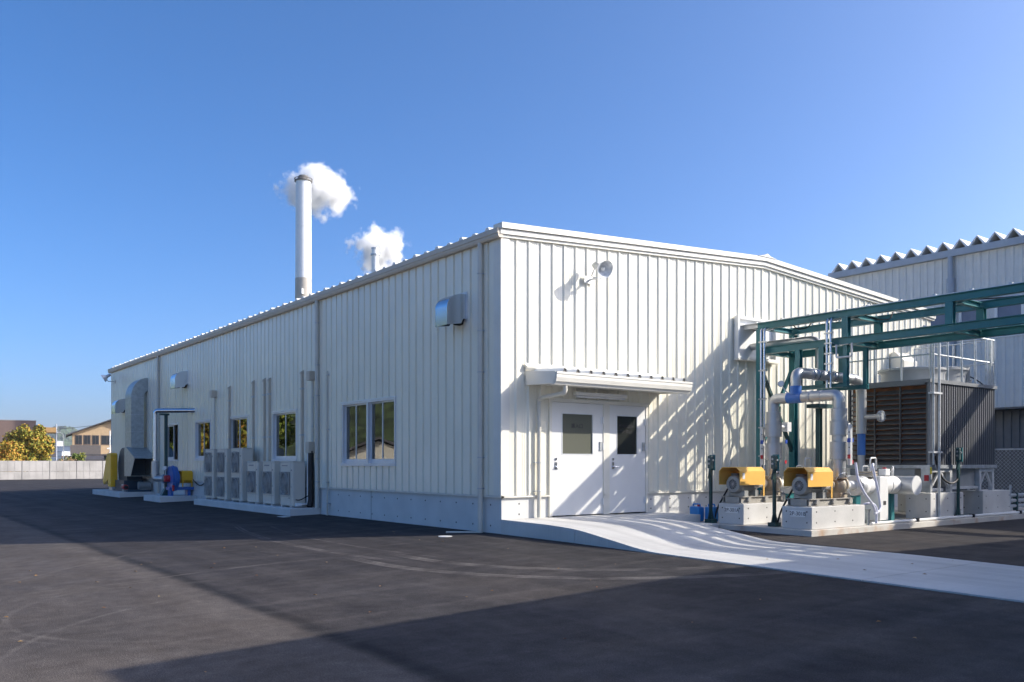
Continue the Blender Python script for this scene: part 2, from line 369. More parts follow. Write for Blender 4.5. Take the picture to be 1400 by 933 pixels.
# ramp and path in front of the doors
RPF = ((1, 0.285), (-1.5, 0.262), (-2.15, 0.238), (-2.5, 0.20), (-3.7, 0.035), (-4.05, 0.0), (-4.6, -0.008), (-12.5, -0.075))
def ramp_z(y):
    for (ya, za), (yb, zb) in zip(RPF, RPF[1:]):
        if yb <= y <= ya: return za+(zb-za)*(y-ya)/(yb-ya)
    return 0
def xl(y): return -0.02 - 0.035*min(-y, 6.5)*1.0 - (0.03*max(0, -y-6.5))
def xr(y): return 2.85 if y > -6.5 else 2.85-0.25*(min(-y, 9)-6.5)*0.4
rp = bpy.data.objects.new('ramp', None); COL.objects.link(rp); tag(rp, kind='structure')
def slab_piece(ya, yb, n):
    mb = MB(); k = []
    for i in range(n+1):
        y = ya+(yb-ya)*i/n
        mb.v += [(xl(y), y, -0.4), (xl(y), y, ramp_z(y)), (xr(y), y, ramp_z(y)), (xr(y), y, -0.4)]
    for i in range(n):
        a = i*4
        mb.f += [(a, a+1, a+5, a+4), (a+1, a+2, a+6, a+5), (a+2, a+3, a+7, a+6)]; mb.sm += [False, False, False]
    mb.f += [(3, 2, 1, 0), (n*4, n*4+1, n*4+2, n*4+3)]; mb.sm += [False, False]
    return mb
CONCP = M('concrete_path', (0.60, 0.585, 0.55), 0.8, var=0.07, scale=0.8, bump=0.35, bscale=120, spots=0.16)
def broom(m):
    t = m.node_tree; N = t.nodes; b = N['Principled BSDF']; src = b.inputs['Base Color'].links[0].from_socket
    g = N.new('ShaderNodeNewGeometry'); mp = N.new('ShaderNodeMapping'); mp.inputs['Scale'].default_value = (1.2, 60, 1); t.links.new(g.outputs['Position'], mp.inputs['Vector'])
    n = N.new('ShaderNodeTexNoise'); n.inputs['Scale'].default_value = 1.0; n.inputs['Detail'].default_value = 3; t.links.new(mp.outputs[0], n.inputs['Vector'])
    mp2 = N.new('ShaderNodeMapping'); mp2.inputs['Scale'].default_value = (2.6, 0.16, 1); t.links.new(g.outputs['Position'], mp2.inputs['Vector'])
    n2 = N.new('ShaderNodeTexNoise'); n2.inputs['Scale'].default_value = 1.0; n2.inputs['Detail'].default_value = 6; t.links.new(mp2.outputs[0], n2.inputs['Vector'])
    r = N.new('ShaderNodeMapRange'); r.inputs[1].default_value = 0.3; r.inputs[2].default_value = 0.7; r.inputs[3].default_value = 0.93; r.inputs[4].default_value = 1.05; t.links.new(n.outputs['Fac'], r.inputs[0])
    r2 = N.new('ShaderNodeMapRange'); r2.inputs[1].default_value = 0.45; r2.inputs[2].default_value = 0.75; r2.inputs[3].default_value = 1.0; r2.inputs[4].default_value = 0.80; t.links.new(n2.outputs['Fac'], r2.inputs[0])
    k = N.new('ShaderNodeMath'); k.operation = 'MULTIPLY'; t.links.new(r.outputs[0], k.inputs[0]); t.links.new(r2.outputs[0], k.inputs[1])
    v = N.new('ShaderNodeVectorMath'); v.operation = 'SCALE'; t.links.new(src, v.inputs[0]); t.links.new(k.outputs[0], v.inputs['Scale']); t.links.new(v.outputs[0], b.inputs['Base Color'])
broom(CONCP)
part('slab', slab_piece(-0.01, -2.205, 6), CONCP, rp); part('slab', slab_piece(-2.215, -4.60, 12), CONCP, rp); part('slab', slab_piece(-4.61, -7.55, 6), CONCP, rp); part('slab', slab_piece(-7.562, -12.0, 8), CONCP, rp)
mb = MB().box(2.86, 4.3, -1.15, -0.01, -0.1, 0.27); part('landing', mb, CONCP, rp, 0.01)
mb = MB().box(2.86, 4.15, -1.75, -1.16, -0.1, 0.12); part('step', mb, CONCL, rp, 0.01)

# ------------------------------------------------------------------ main building
W, LN = 15.9, 31.0; EZ = 5.58; PKX = 7.85; RISE = 0.47
BLD = thing('factory_building', 'long cream ribbed steel building with low gable roof and two white doors', 'building', (0, 0, 0))
def roofz(x): return 5.86 + RISE*(1-abs(x-PKX)/PKX)
PITCH = 0.3; DP = 0.032
LONGP = ((0, 0.034), (0.105, 0.034), (0.109, 0.031), (0.117, 0.031), (0.121, 0.034), (0.222, 0.034), (0.232, 0.0), (0.286, 0.0), (0.297, 0.034))
GABP = ((0, 0), (0.03, DP), (0.145, 0.002), (0.15, 0.0), (0.19, 0), (0.194, 0.004), (0.20, 0.004), (0.204, 0), (0.24, 0), (0.244, 0.004), (0.25, 0.004), (0.254, 0))
def profile(s0, s1, prof=None):
    """corrugation points (s, depth) between s0 and s1; crest 0.15, slopes 0.025, valley 0.10"""
    out = []; k = math.floor(s0/PITCH)-1
    while k*PITCH < s1:
        for ds, d in (prof or GABP):
            q = k*PITCH+ds
            out.append((q, d))
        k += 1
    def at(sv):
        for (a, da), (b, db) in zip(out, out[1:]):
            if a <= sv <= b: return da+(db-da)*(sv-a)/(b-a) if b > a else da
        return 0
    pts = [(s0, at(s0))]+[p for p in out if s0 < p[0] < s1]+[(s1, at(s1))]
    return pts, at
def siding(s0, s1, z0, ztop, holes, conv, prof=None):
    """one corrugated panel with openings cut out; conv(s, depth, z) -> point"""
    pts, at = profile(s0, s1, prof); ss = {round(p[0], 4) for p in pts}
    for h in holes:
        for e in h[:2]:
            if s0 < e < s1: ss.add(round(e, 4))
    ss = sorted(ss); mb = MB()
    for a, b in zip(ss, ss[1:]):
        if b-a < 1e-4: continue
        iv = [(z0, None)]
        mid = (a+b)/2; cuts = [(h[2], h[3]) for h in holes if h[0] < mid < h[1]]; segs = []; lo = z0
        for c0, c1 in sorted(cuts):
            if c0 > lo: segs.append((lo, c0))
            lo = c1
        segs.append((lo, None))
        for u, v in segs:
            va = ztop(a) if v is None else v; vb = ztop(b) if v is None else v
            mb.add([conv(a, at(a), u), conv(b, at(b), u), conv(b, at(b), vb), conv(a, at(a), va)], [(0, 1, 2, 3)])
    return mb
LWIN = [(3.95, 6.63, 1.30, 2.82), (9.43, 11.15, 1.40, 2.80), (13.15, 14.78, 1.40, 2.80), (16.66, 18.33, 1.45, 2.81), (20.33, 21.96, 1.43, 2.82), (26.4, 27.8, 1.45, 2.74)]
DOORS = [(1.2, 2.58, 0.285, 2.54), (2.75, 3.82, 0.285, 2.54)]
shared = None
for k in range(35):
    s0, s1 = 0.1+0.9*k, min(0.1+0.9*(k+1), 31.0)
    if s1-s0 < 0.05: break
    hs = [h for h in LWIN if h[0] < s1 and h[1] > s0]
    if not hs and s1-s0 > 0.89:
        if shared is None:
            shared = mesh_of('siding_panel', siding(0, 0.9, 0.72, lambda s: EZ+0.1, [], lambda s, d, z: (-0.013-d, s, z), LONGP), mat=WALL)
        inst('siding_panel', shared, BLD, (0, s0, 0))
    else:
        hs = [(h[0]-s0, h[1]-s0, h[2], h[3]) for h in hs]
        inst('siding_panel', mesh_of('siding_panel', siding(0, s1-s0, 0.72, lambda s: EZ+0.1, hs, lambda s, d, z: (-0.013-d, s, z), LONGP), mat=WALL), BLD, (0, s0, 0))
for k in range(18):
    s0, s1 = 0.0+0.9*k+0.13, min(0.13+0.9*(k+1), W)
    if s1-s0 < 0.05: break
    hs = [h for h in DOORS if h[0]-0.06 < s1 and h[1]+0.06 > s0]
    gh = [(1.14, 3.88, 0.0, 2.60)] if (s0 < 3.88 and s1 > 1.14) else []
    part('siding_panel', siding(s0, s1, 0.72, lambda s: roofz(s)-0.25, gh, lambda s, d, z: (s, -0.008-d, z)), WALL, BLD, recalc=False)
# other walls
mb = MB().box(W-0.05, W, 0.1, LN, 0, 5.9); part('side_wall', mb, WALL, BLD)
mb = MB().prism([(0.02, 0), (W-0.06, 0), (W-0.06, 5.85), (PKX, 6.25), (0.02, 5.85)], 'y', LN-0.02, LN+0.03); part('rear_wall', mb, WALL, BLD)
# concrete base
mb = MB().box(0.0, 0.18, 0.0, LN, -0.3, 0.68).box(0.181, 1.14, 0.0, 0.18, -0.3, 0.68).box(3.88, W, 0.0, 0.18, -0.3, 0.68)
base = part('concrete_base', mb, CONC, BLD)
mb = MB()
for k in range(52):
    y = 0.35+0.6*k
    for z in (0.14, 0.54): mb.cyl((-0.001, y, z), (-0.004, y, z), 0.017, n=8)
for k in range(26):
    x = 0.42+0.6*k
    if 1.0 < x < 3.95: continue
    for z in (0.36, 0.56): mb.cyl((x, -0.001, z), (x, -0.004, z), 0.016, n=8)
part('tie_hole', mb, DARKM, base)
mb = MB()
for y in (5.2, 8.9, 14, 19, 24): mb.box(-0.003, 0.001, y-0.005, y+0.005, -0.3, 0.68)
part('joint', mb, DARKM, base)
mb = MB().box(-0.055, 0.02, -0.055, LN, 0.685, 0.715).box(-0.05, 1.14, -0.055, 0.02, 0.685, 0.715).box(3.88, W, -0.055, 0.02, 0.685, 0.715)
part('base_flashing', mb, TRIM, BLD)
mb = MB().prism([(-0.048, 0.19), (-0.048, -0.048), (0.155, -0.048), (0.155, -0.002), (-0.004, -0.002), (-0.004, 0.19)], 'z', 0.72, EZ+0.14)
part('corner_trim', mb, TRIM, BLD)
part('corner_trim', MB().prism([(-0.048, LN-0.15), (-0.048, LN+0.04), (-0.004, LN+0.04), (-0.004, LN-0.15)], 'z', 0.72, EZ+0.1), TRIM, BLD)
# interior shell
mb = MB().box(0.19, W-0.1, 0.2, LN-0.1, 0.2, 0.26); part('floor_slab', mb, ROOMF, BLD)
mb = MB().box(0.3, 6.0, 3.0, 3.08, 0.262, 5.3).box(6.0, 6.08, 0.25, LN-0.2, 0.262, 5.3).box(0.25, 6.0, 0.25, 3.0, 3.2, 3.24)
part('partition_wall', mb, ROOMW, BLD)
# roof
rsh = None
def rib_sheet(sgn):
    mb = MB(); pts = []
    for q in (0, 0.45):
        hgt = 0.07 if q == 0 else 0.05
        pts += [(q, 0), (q+0.05, hgt), (q+0.13, hgt), (q+0.18, 0)]
    pts.append((0.9, 0))
    x0, x1 = (-0.13, PKX) if sgn < 0 else (PKX, W+0.13)
    def zz(x): return roofz(x)-0.09
    a = [(x0, s, zz(x0)+d) for s, d in pts]; b = [(x1, s, zz(x1)+d) for s, d in pts]; n = len(pts)
    mb.add(a+b, [(i, i+1, i+1+n, i+n) for i in range(n-1)])
    for q in (0, 0.45):  # capped rib ends
        i = 0 if q == 0 else 4
        for e in (a, b): mb.add(e[i:i+4], [(0, 1, 2, 3)])
    return mb
for sgn in (-1, 1):
    me = mesh_of('roof_panel', rib_sheet(sgn), mat=ROOFM)
    for k in range(34): inst('roof_panel', me, BLD, (0, 0.05+0.9*k+0.15, 0))
mb = MB()
for sgn in (-1, 1):
    xa, xb = (-0.1, PKX) if sgn < 0 else (PKX, W+0.1)
    def zr(x): return roofz(x)
    for (dy0, dz0, dz1) in ((-0.16, -0.105, 0.0), (-0.115, -0.205, -0.115), (-0.075, -0.26, -0.21)):
        for z_, nm in (((dz0, dz1), ''),):
            vs = [(xa, dy0, zr(xa)+dz0), (xb, dy0, zr(xb)+dz0), (xb, dy0, zr(xb)+dz1), (xa, dy0, zr(xa)+dz1)]
            vs += [(x, 0.12 if dz1 == 0 else 0.0, z) for x, y, z in vs]
            mb.add(vs, [(0, 1, 2, 3), (7, 6, 5, 4), (0, 4, 5, 1), (1, 5, 6, 2), (2, 6, 7, 3), (3, 7, 4, 0)])
part('rake_fascia', mb, TRIM, BLD)
mb = MB().prism([(PKX-0.35, roofz(PKX-0.35)+0.005), (PKX-0.12, roofz(PKX)+0.015), (PKX, roofz(PKX)+0.07), (PKX+0.12, roofz(PKX)+0.015), (PKX+0.35, roofz(PKX-0.35)+0.005)], 'y', -0.18, LN)
part('ridge_cap', mb, ROOFM, BLD)
gp = [(-0.03, 5.58), (-0.13, 5.58), (-0.15, 5.62), (-0.15, 5.66), (-0.165, 5.665), (-0.165, 5.76), (-0.155, 5.76), (-0.03, 5.75)]
part('gutter', MB().prism(gp, 'y', -0.1, LN+0.2), GUT, BLD)
for y, z0 in ((0.55, 0.02), (8.0, 0.2), (22.9, 0.2)):
    dp = part('downpipe', MB().cyl((-0.105, y, 5.6), (-0.105, y, z0-0.05), 0.052, n=14), PVC, BLD)
    mb = MB()
    for z in (5.0, 3.9, 3.1, 1.45, 0.85):
        mb.torus((-0.105, y, z), (0, 0, 1), 0.054, 0.008, 14, 5); mb.box(-0.1, -0.01, y-0.062, y-0.054, z-0.012, z+0.012)
    part('bracket', mb, GALV, dp)
dp = part('conduit', MB().cyl((-0.07, 7.45, 3.7), (-0.07, 7.45, -0.01), 0.022, n=10), PVC, BLD)
mb = MB()
for z in (3.6, 2.2, 0.85, 0.3): mb.box(-0.1, -0.01, 7.37, 7.45, z-0.015, z+0.015)
part('bracket', mb, GALV, dp)
part('drain_pipe', MB().tube(bend([(-0.105, 0.55, 0.05), (-0.105, 0.55, -0.0), (-0.6, 1.0, -0.0)], 0.05), 0.02, 8), PVC, BLD)

def window(y0, y1, z0, z1, double=False, openleft=False):
    fr = MB(); t = 0.045; x0, x1 = -0.062, 0.07
    fr.box(x0, x1, y0, y0+t, z0, z1).box(x0, x1, y1-t, y1, z0, z1).box(x0, x1, y0+t, y1-t, z1-t, z1).box(x0-0.02, x1, y0-0.02, y1+0.02, z0-0.03, z0+t*0.8)
    fr.box(x0-0.012, x0+0.05, y0-0.04, y1+0.04, z1-0.002, z1+0.03)
    bays = [(y0+t, y1-t)]
    if double:
        m = (y0+y1)/2; fr.box(x0+0.001, x1-0.001, m-0.04, m+0.04, z0+t*0.8, z1-t); bays = [(y0+t, m-0.04), (m+0.04, y1-t)]
    f = part('window', fr, ALU, BLD)
    for a, b in bays:
        mid = (a+b)/2
        rails = [(a, mid+0.02, -0.012), (mid-0.02, b, 0.022)]
        if openleft: rails = [(mid-0.05, b, -0.012), (mid-0.02, b, 0.022)]
        for p, q, x in rails:
            s_ = MB(); r = 0.035; zb, zt = z0+t*0.8+0.002, z1-t-0.002
            s_.box(x, x+0.03, p, p+r, zb, zt).box(x, x+0.03, q-r, q, zb, zt).box(x, x+0.03, p+r, q-r, zb, zb+0.1).box(x, x+0.03, p+r, q-r, zt-r, zt)
            so = part('sash', s_, ALU, f)
            part('pane', MB().box(x+0.012, x+0.018, p+r, q-r, zb+0.1, zt-r), GLASS, f)
for i, h in enumerate(LWIN): window(*h, double=(i == 0), openleft=(i == 4))

# doors
mb = MB()
for x0, x1 in ((1.14, 1.2), (2.58, 2.75), (3.82, 3.88)):
    mb.box(x0, x1, -0.05, 0.12, 0.285, 2.6)
mb.box(1.2, 2.58, -0.05, 0.12, 2.555, 2.6).box(2.75, 3.82, -0.05, 0.12, 2.555, 2.6)
mb.box(1.10, 3.92, -0.075, -0.04, 2.6, 2.625)
part('door_frame', mb, TRIM, BLD)
part('base_flashing', MB().box(2.6, 2.73, -0.075, -0.052, 0.68, 0.715), TRIM, BLD)
def door(x0, x1, w0, w1, pane_mat, txt, tx, tz, ts):
    z0, z1, wz0, wz1 = 0.30, 2.55, 1.51, 2.345; ya, yb = -0.035, 0.01
    mb = MB().box(x0, w0, ya, yb, z0, z1).box(w1, x1, ya, yb, z0, z1).box(w0, w1, ya, yb, z0, wz0).box(w0, w1, ya, yb, wz1, z1)
    d = part('door', mb, DOORM, BLD)
    bd = MB(); b_ = 0.018
    bd.box(w0, w0+b_, ya-0.006, yb, wz0, wz1).box(w1-b_, w1, ya-0.006, yb, wz0, wz1).box(w0+b_, w1-b_, ya-0.006, yb, wz0, wz0+b_).box(w0+b_, w1-b_, ya-0.006, yb, wz1-b_, wz1)
    part('glazing_bead', bd, ALU, d)
    part('pane', MB().box(w0+b_, w1-b_, -0.018, -0.012, wz0+b_, wz1-b_), pane_mat, d)
    hx = x0+0.10
    mb = MB().box(hx-0.03, hx+0.03, ya-0.012, ya, 1.22, 1.36).cyl((hx, ya-0.01, 1.27), (hx, ya-0.06, 1.27), 0.012, n=8).cyl((hx-0.005, ya-0.055, 1.27), (hx+0.13, ya-0.055, 1.27), 0.011, n=8)
    mb.cyl((hx, ya, 1.42), (hx, ya-0.015, 1.42), 0.028, n=12)
    part('handle', mb, STAIN, d)
    hx = x1-0.01
    for z in (0.55, 1.68, 2.22):
        part('hinge', MB().cyl((hx-0.005, ya-0.018, z-0.07), (hx-0.005, ya-0.018, z+0.07), 0.014, n=8).box(hx-0.05, hx-0.007, ya-0.006, ya, z-0.07, z+0.07), ALU, d)
    part('closer', MB().box(x1-0.10, x1-0.015, ya-0.02, ya, 1.60, 1.78), GALV, d)
    for k, (s, zz) in enumerate(zip(txt, tz)):
        text_mesh(s, ts, (tx, -0.022, zz), (R(90), 0, 0), d, INK)
door(1.205, 2.575, 1.46, 2.30, GLASSD, ['搬入口'], 1.88, [2.085], 0.105)
door(2.755, 3.815, 2.96, 3.575, GLASSD2, ['関係者以外', '立入禁止'], 3.24, [2.11, 2.0], 0.085)
part('added_pale_panel', MB().box(1.16, 2.66, 0.35, 0.37, 0.3, 2.6), M('pale_backing', (0.42, 0.42, 0.36), 0.7), BLD)  # pale panel added close behind the door pane to lighten it

# ------------------------------------------------------------------ canopy
CAN = thing('entrance_canopy', 'cream steel canopy with gutter above the two white doors', 'canopy', (0.55, -0.05, 2.8))
x0, x1, yf = 0.55, 4.25, -0.97
fp = [(-0.80, 2.80), (yf+0.07, 2.80), (yf+0.05, 2.845), (yf+0.02, 2.855), (yf, 2.93), (yf, 2.99), (yf-0.012, 2.995), (yf-0.012, 3.035), (yf+0.03, 3.035), (yf+0.03, 2.93), (-0.80, 2.93)]
part('gutter', MB().prism(fp, 'x', x0, x1), TRIM, CAN)
for xa, xb in ((x0, x0+0.05), (x1-0.05, x1)):
    part('side_fascia', MB().prism([(-0.045, 2.84), (yf+0.1, 2.82), (yf+0.06, 2.9), (yf+0.035, 2.9), (yf+0.035, 3.04), (-0.045, 3.11)], 'x', xa-0.012, xb+0.012), TRIM, CAN)
part('soffit', MB().box(x0+0.06, x1-0.06, -0.82, -0.045, 2.86, 2.875), TRIM, CAN)
mb = MB(); rib_end = MB(); n = 11; pw = (x1-x0-0.12)/n
for i in range(n):
    xa = x0+0.06+i*pw
    pr = [(xa, 0), (xa+pw*0.28, 0.0), (xa+pw*0.42, 0.085), (xa+pw*0.56, 0.085), (xa+pw*0.7, 0), (xa+pw, 0)]
    A = [(x, yf+0.02, 3.022+d) for x, d in pr]; B = [(x, -0.045, 3.085+d) for x, d in pr]; m_ = len(pr)
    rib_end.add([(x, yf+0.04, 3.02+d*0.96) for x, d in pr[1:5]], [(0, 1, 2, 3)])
    mb.add(A+B, [(j, j+1, j+1+m_, j+m_) for j in range(m_-1)])
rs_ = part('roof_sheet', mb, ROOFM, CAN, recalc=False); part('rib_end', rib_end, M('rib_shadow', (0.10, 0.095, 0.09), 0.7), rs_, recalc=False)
part('wall_flashing', MB().prism([(-0.045, 3.12), (-0.10, 3.17), (-0.11, 3.20), (-0.06, 3.23), (-0.045, 3.27)], 'x', x0-0.02, x1+0.02), TRIM, CAN)
part('drain_pipe', MB().tube(bend([(0.86, -0.85, 2.81), (0.86, -0.85, 2.66), (0.84, -0.09, 2.60), (0.84, -0.09, 0.29)], 0.09), 0.042, 12), PVC, CAN)
mb = MB()
for z in (1.35, 0.80): mb.torus((0.84, -0.09, z), (0, 0, 1), 0.045, 0.009, 14, 5); mb.box(0.74, 0.80, -0.09, -0.04, z-0.01, z+0.01)
part('bracket', mb, GALV, CAN)
LT = thing('strip_light', 'white fluorescent strip light fixed on the wall under the canopy', 'light', (2.4, -0.05, 2.72))
part('housing', MB().box(1.74, 3.16, -0.16, -0.045, 2.695, 2.77), WHITEP, LT, 0.01)
part('tube', MB().cyl((1.78, -0.12, 2.675), (3.12, -0.12, 2.675), 0.018, n=10), M('tube_glass', (0.8, 0.8, 0.8), 0.2), LT)

# ------------------------------------------------------------------ flood lights
def floodlight(name, label, base, aim, nrm):
    t = thing(name, label, 'floodlight', base, 'floodlights on the building')
    b = Vector(base); n_ = Vector(nrm); aim = Vector(aim).normalized(); side = n_.cross(Vector((0, 0, 1))).normalized()
    c = b+n_*0.42+Vector((0, 0, 0.17))
    mb = MB(); p0 = b+n_*0.02
    mb.bar(p0-side*0.13, p0+side*0.13, 0.14, 0.03, up=n_)
    mb.bar(b+n_*0.03, b+n_*0.30, 0.05, 0.03)
    part('wall_arm', mb, GALVL, t)
    ys_ = aim.cross(Vector((0, 0, 1))).normalized()
    mb = MB()
    mb.tube(bend([b+n_*0.28, b+n_*0.3+ys_*0.19, c+ys_*0.19], 0.05), 0.012, 6); mb.tube(bend([b+n_*0.28, b+n_*0.3-ys_*0.19, c-ys_*0.19], 0.05), 0.012, 6)
    part('yoke', mb, GALVL, t)
    part('lamp_body', MB().lathe([(0.0, -0.28), (0.05, -0.28), (0.065, -0.25), (0.065, -0.12), (0.085, -0.08), (0.07, -0.06)], c, aim, 16), GALV, t)
    rf = part('reflector', MB().lathe([(0.07, -0.07), (0.12, -0.03), (0.165, 0.05), (0.185, 0.09), (0.19, 0.10), (0.178, 0.098), (0.15, 0.05), (0.09, -0.02), (0.0, -0.04)], c, aim, 28), M('reflector_pale', (0.72, 0.74, 0.75), 0.5, 0.15, var=0.15, scale=20), t, recalc=False)
    part('bulb', MB().lathe([(0.0, 0.06), (0.03, 0.05), (0.04, 0.02), (0.03, -0.03)], c, aim, 12), WHITEP, t)
floodlight('floodlight', 'round galvanised floodlight high on the sunlit gable above the doors', (2.16, -0.045, 5.06), (-0.02, -0.88, -0.42), (0, -1, 0))
floodlight('floodlight', 'round floodlight at the far end of the long wall under the gutter', (-0.045, 30.3, 5.12), (-0.75, 0.25, -0.5), (-1, 0, 0))
floodlight('floodlight', 'round floodlight at the right end of the gable behind the pipe rack', (15.1, -0.045, 5.0), (0.45, -0.75, -0.4), (0, -1, 0))

# ------------------------------------------------------------------ vent hoods
def hood(label, y0, y1, z0, z1, p=0.5):
    t = thing('vent_hood', label, 'vent', (-0.045, (y0+y1)/2, z0), 'stainless vent hoods on the long wall')
    h = z1-z0; c = []
    for k in range(9):
        a = R(90*k/8); c.append((-0.1-(p-0.1)*math.sin(a), z1-h*0.45*(1-math.cos(a))))
    top = [(-0.045, z1)]+c+[(-p, z0)]
    mb = MB(); mb.sheet(top, 'y', y0, y1); mb.sheet([(q[0]*0.985, q[1]-0.006) for q in top], 'y', y0, y1)
    for k in range(len(mb.sm)): mb.sm[k] = True
    part('hood_sheet', mb, STAIN, t)
    side = top+[(-0.17, z0+0.05), (-0.12, z0+0.14), (-0.045, z0+0.16)]
    for y in (y0, y1): part('side_plate', MB().prism(side, 'y', y-0.004, y+0.004), STAIN, t)
    part('spigot', MB().cyl((-0.03, (y0+y1)/2, z0+0.2), (-0.16, (y0+y1)/2, z0+0.2), min(0.16, (y1-y0)*0.42), n=18), DARKM, t)
    part('wall_plate', MB().box(-0.052, -0.043, y0-0.05, y1+0.05, z0+0.1, z1+0.05), GALVL, t)
hood('stainless hood between the double window and the near corner, nearest the gable', 1.12, 1.55, 4.06, 4.70)
hood('stainless hood high between two downpipes beyond the air conditioners', 19.2, 19.8, 4.05, 4.68)
hood('lower stainless hood at the far end of the wall, left of the big duct', 28.2, 28.9, 3.55, 4.2)
# cream hood on the gable behind the rack
t = thing('vent_hood', 'cream wall hood low on the gable behind the green pipe rack', 'vent', (13.9, -0.05, 3.9))
part('hood_sheet', MB().prism([(-0.045, 4.45), (-0.2, 4.45), (-0.45, 4.2), (-0.45, 3.95), (-0.045, 3.95)], 'x', 13.6, 14.3), TRIM, t)
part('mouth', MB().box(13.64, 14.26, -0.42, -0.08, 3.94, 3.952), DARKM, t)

# ------------------------------------------------------------------ pads along the long wall
def pad(label, x0, x1, y0, y1, z1, z0=-0.3):
    o = part('concrete_pad', MB().box(x0, x1, y0, y1, z0, z1), CONC, None, 0.015)
    return tag(o, label, 'concrete pad', 'low concrete pads along the long wall')
pad('long low concrete pad carrying the six air conditioner outdoor units', -0.85, -0.005, 8.0, 15.9, 0.17)
pad('low concrete pad under the blue and yellow pump', -1.28, -0.005, 18.25, 20.4, 0.17)
pad('low concrete pad under the yellow guarded blower and duct', -1.35, -0.005, 23.7, 28.6, 0.17)

# ------------------------------------------------------------------ air conditioners
def fan_parts(c, r, root):
    c = Vector(c); q = r+0.03
    part('shroud', MB().torus(c, (1, 0, 0), r+0.012, 0.016, 28, 6).box(c.x-0.002, c.x+0.008, c.y-q, c.y+q, c.z-q, c.z+q), ACD, root)
    mb = MB(); c2 = Vector(c)+Vector((-0.012, 0, 0))
    for k in range(3):
        a = 2*math.pi*k/3+0.4
        pts = []
        for rr, da in ((0.2, -0.25), (0.95, -0.35), (0.98, 0.35), (0.55, 0.5), (0.2, 0.3)):
            pts.append(c2+Vector((0.004*da/0.3, math.cos(a+da)*r*rr, math.sin(a+da)*r*rr)))
        mb.add(pts, [tuple(range(5))]); mb.add([p+Vector((0.004, 0, 0)) for p in pts], [tuple(range(4, -1, -1))])
    mb.cyl(c2+Vector((0.01, 0, 0)), c2+Vector((-0.012, 0, 0)), r*0.22, n=16)
    part('fan', mb, ACG, root)
    mb = MB(); c3 = Vector(c)+Vector((-0.035, 0, 0))
    q = r+0.035
    for k in range(1, 9): mb.torus(c3, (1, 0, 0), r*k/8, 0.0035, 24, 4)
    for k in range(15): z = -q+2*q*k/14; mb.bar(c3+Vector((0.012, -q, z)), c3+Vector((0.012, q, z)), 0.005)
    for k in range(4): mb.bar(c3+Vector((0.006, (-q, q, -q, -q)[k], (-q, -q, -q, q)[k])), c3+Vector((0.006, (-q, q, q, q)[k], (q, q, -q, q)[k])), 0.016)
    for k in range(12):
        a = 2*math.pi*k/12; mb.bar(c3, c3+Vector((0, math.cos(a)*r, math.sin(a)*r)), 0.006)
    mb.torus(c3, (1, 0, 0), r+0.014, 0.008, 28, 5)
    g = part('fan_grille', mb, ACG, root)
AC_G = 'air conditioner outdoor units on the long pad'
def ac_unit(y0, wid, z1, label, fans):
    t = thing('air_conditioner', label, 'air conditioner', (-0.45, y0+wid/2, 0.17), AC_G)
    xf, xb = -0.62, -0.28; z0 = 0.215
    part('casing', MB().box(xf, xb, y0, y0+wid, z0, z1), ACM, t, 0.018)
    part('lid', MB().box(xf-0.012, xb+0.012, y0-0.012, y0+wid+0.012, z1-0.003, z1+0.018), ACM, t, 0.006)
    for y in (y0+0.14, y0+wid-0.14): part('foot', MB().box(xf-0.02, xb+0.02, y-0.03, y+0.03, 0.171, z0+0.002), GALVL, t)
    for z in fans:
        fan_parts((xf-0.006, y0+wid*0.60, z), min(0.27, wid*0.34), t)
    part('seam', MB().box(xf-0.002, xf+0.01, y0+wid*0.215, y0+wid*0.222, z0+0.02, z1-0.02).box(xf-0.002, xf+0.01, y0+0.02, y0+wid-0.02, z0+0.235, z0+0.241), ACD, t)
    part('service_panel', MB().box(xf-0.008, xf+0.005, y0+0.025, y0+wid*0.19, z0+0.28, z1-0.1), ACM, t, 0.003)
    part('handle', MB().box(xf-0.011, xf-0.002, y0+0.06, y0+0.13, z1-0.24, z1-0.20), ACD, t)
    part('rating_plate', MB().box(xf-0.004, xf+0.005, y0+wid*0.42, y0+wid*0.86, z1-0.115, z1-0.08), M('label_grey', (0.3, 0.3, 0.3), 0.5), t)
    part('badge', MB().cyl((xf-0.01, y0+0.11, z0+0.5), (xf+0.004, y0+0.11, z0+0.5), 0.022, n=12), ACD, t)
    part('coil', MB().box(xb-0.004, xb+0.006, y0+0.05, y0+wid-0.12, z0+0.08, z1-0.08), ACD, t)
    return t
ac_unit(8.33, 0.86, 1.37, 'short one fan outdoor unit nearest the gable beside the black pipe', [0.80])
ac_unit(9.62, 0.82, 1.37, 'middle one of the three short one fan outdoor units', [0.80])
ac_unit(10.79, 0.86, 1.37, 'short one fan outdoor unit standing next to the tall units', [0.80])
ac_unit(12.09, 0.9, 1.77, 'tall two fan outdoor unit next to the short units', [0.60, 1.36])
ac_unit(13.4, 0.88, 1.77, 'middle one of the three tall two fan outdoor units', [0.60, 1.36])
ac_unit(14.62, 0.84, 1.77, 'tall two fan outdoor unit farthest from the gable', [0.60, 1.36])

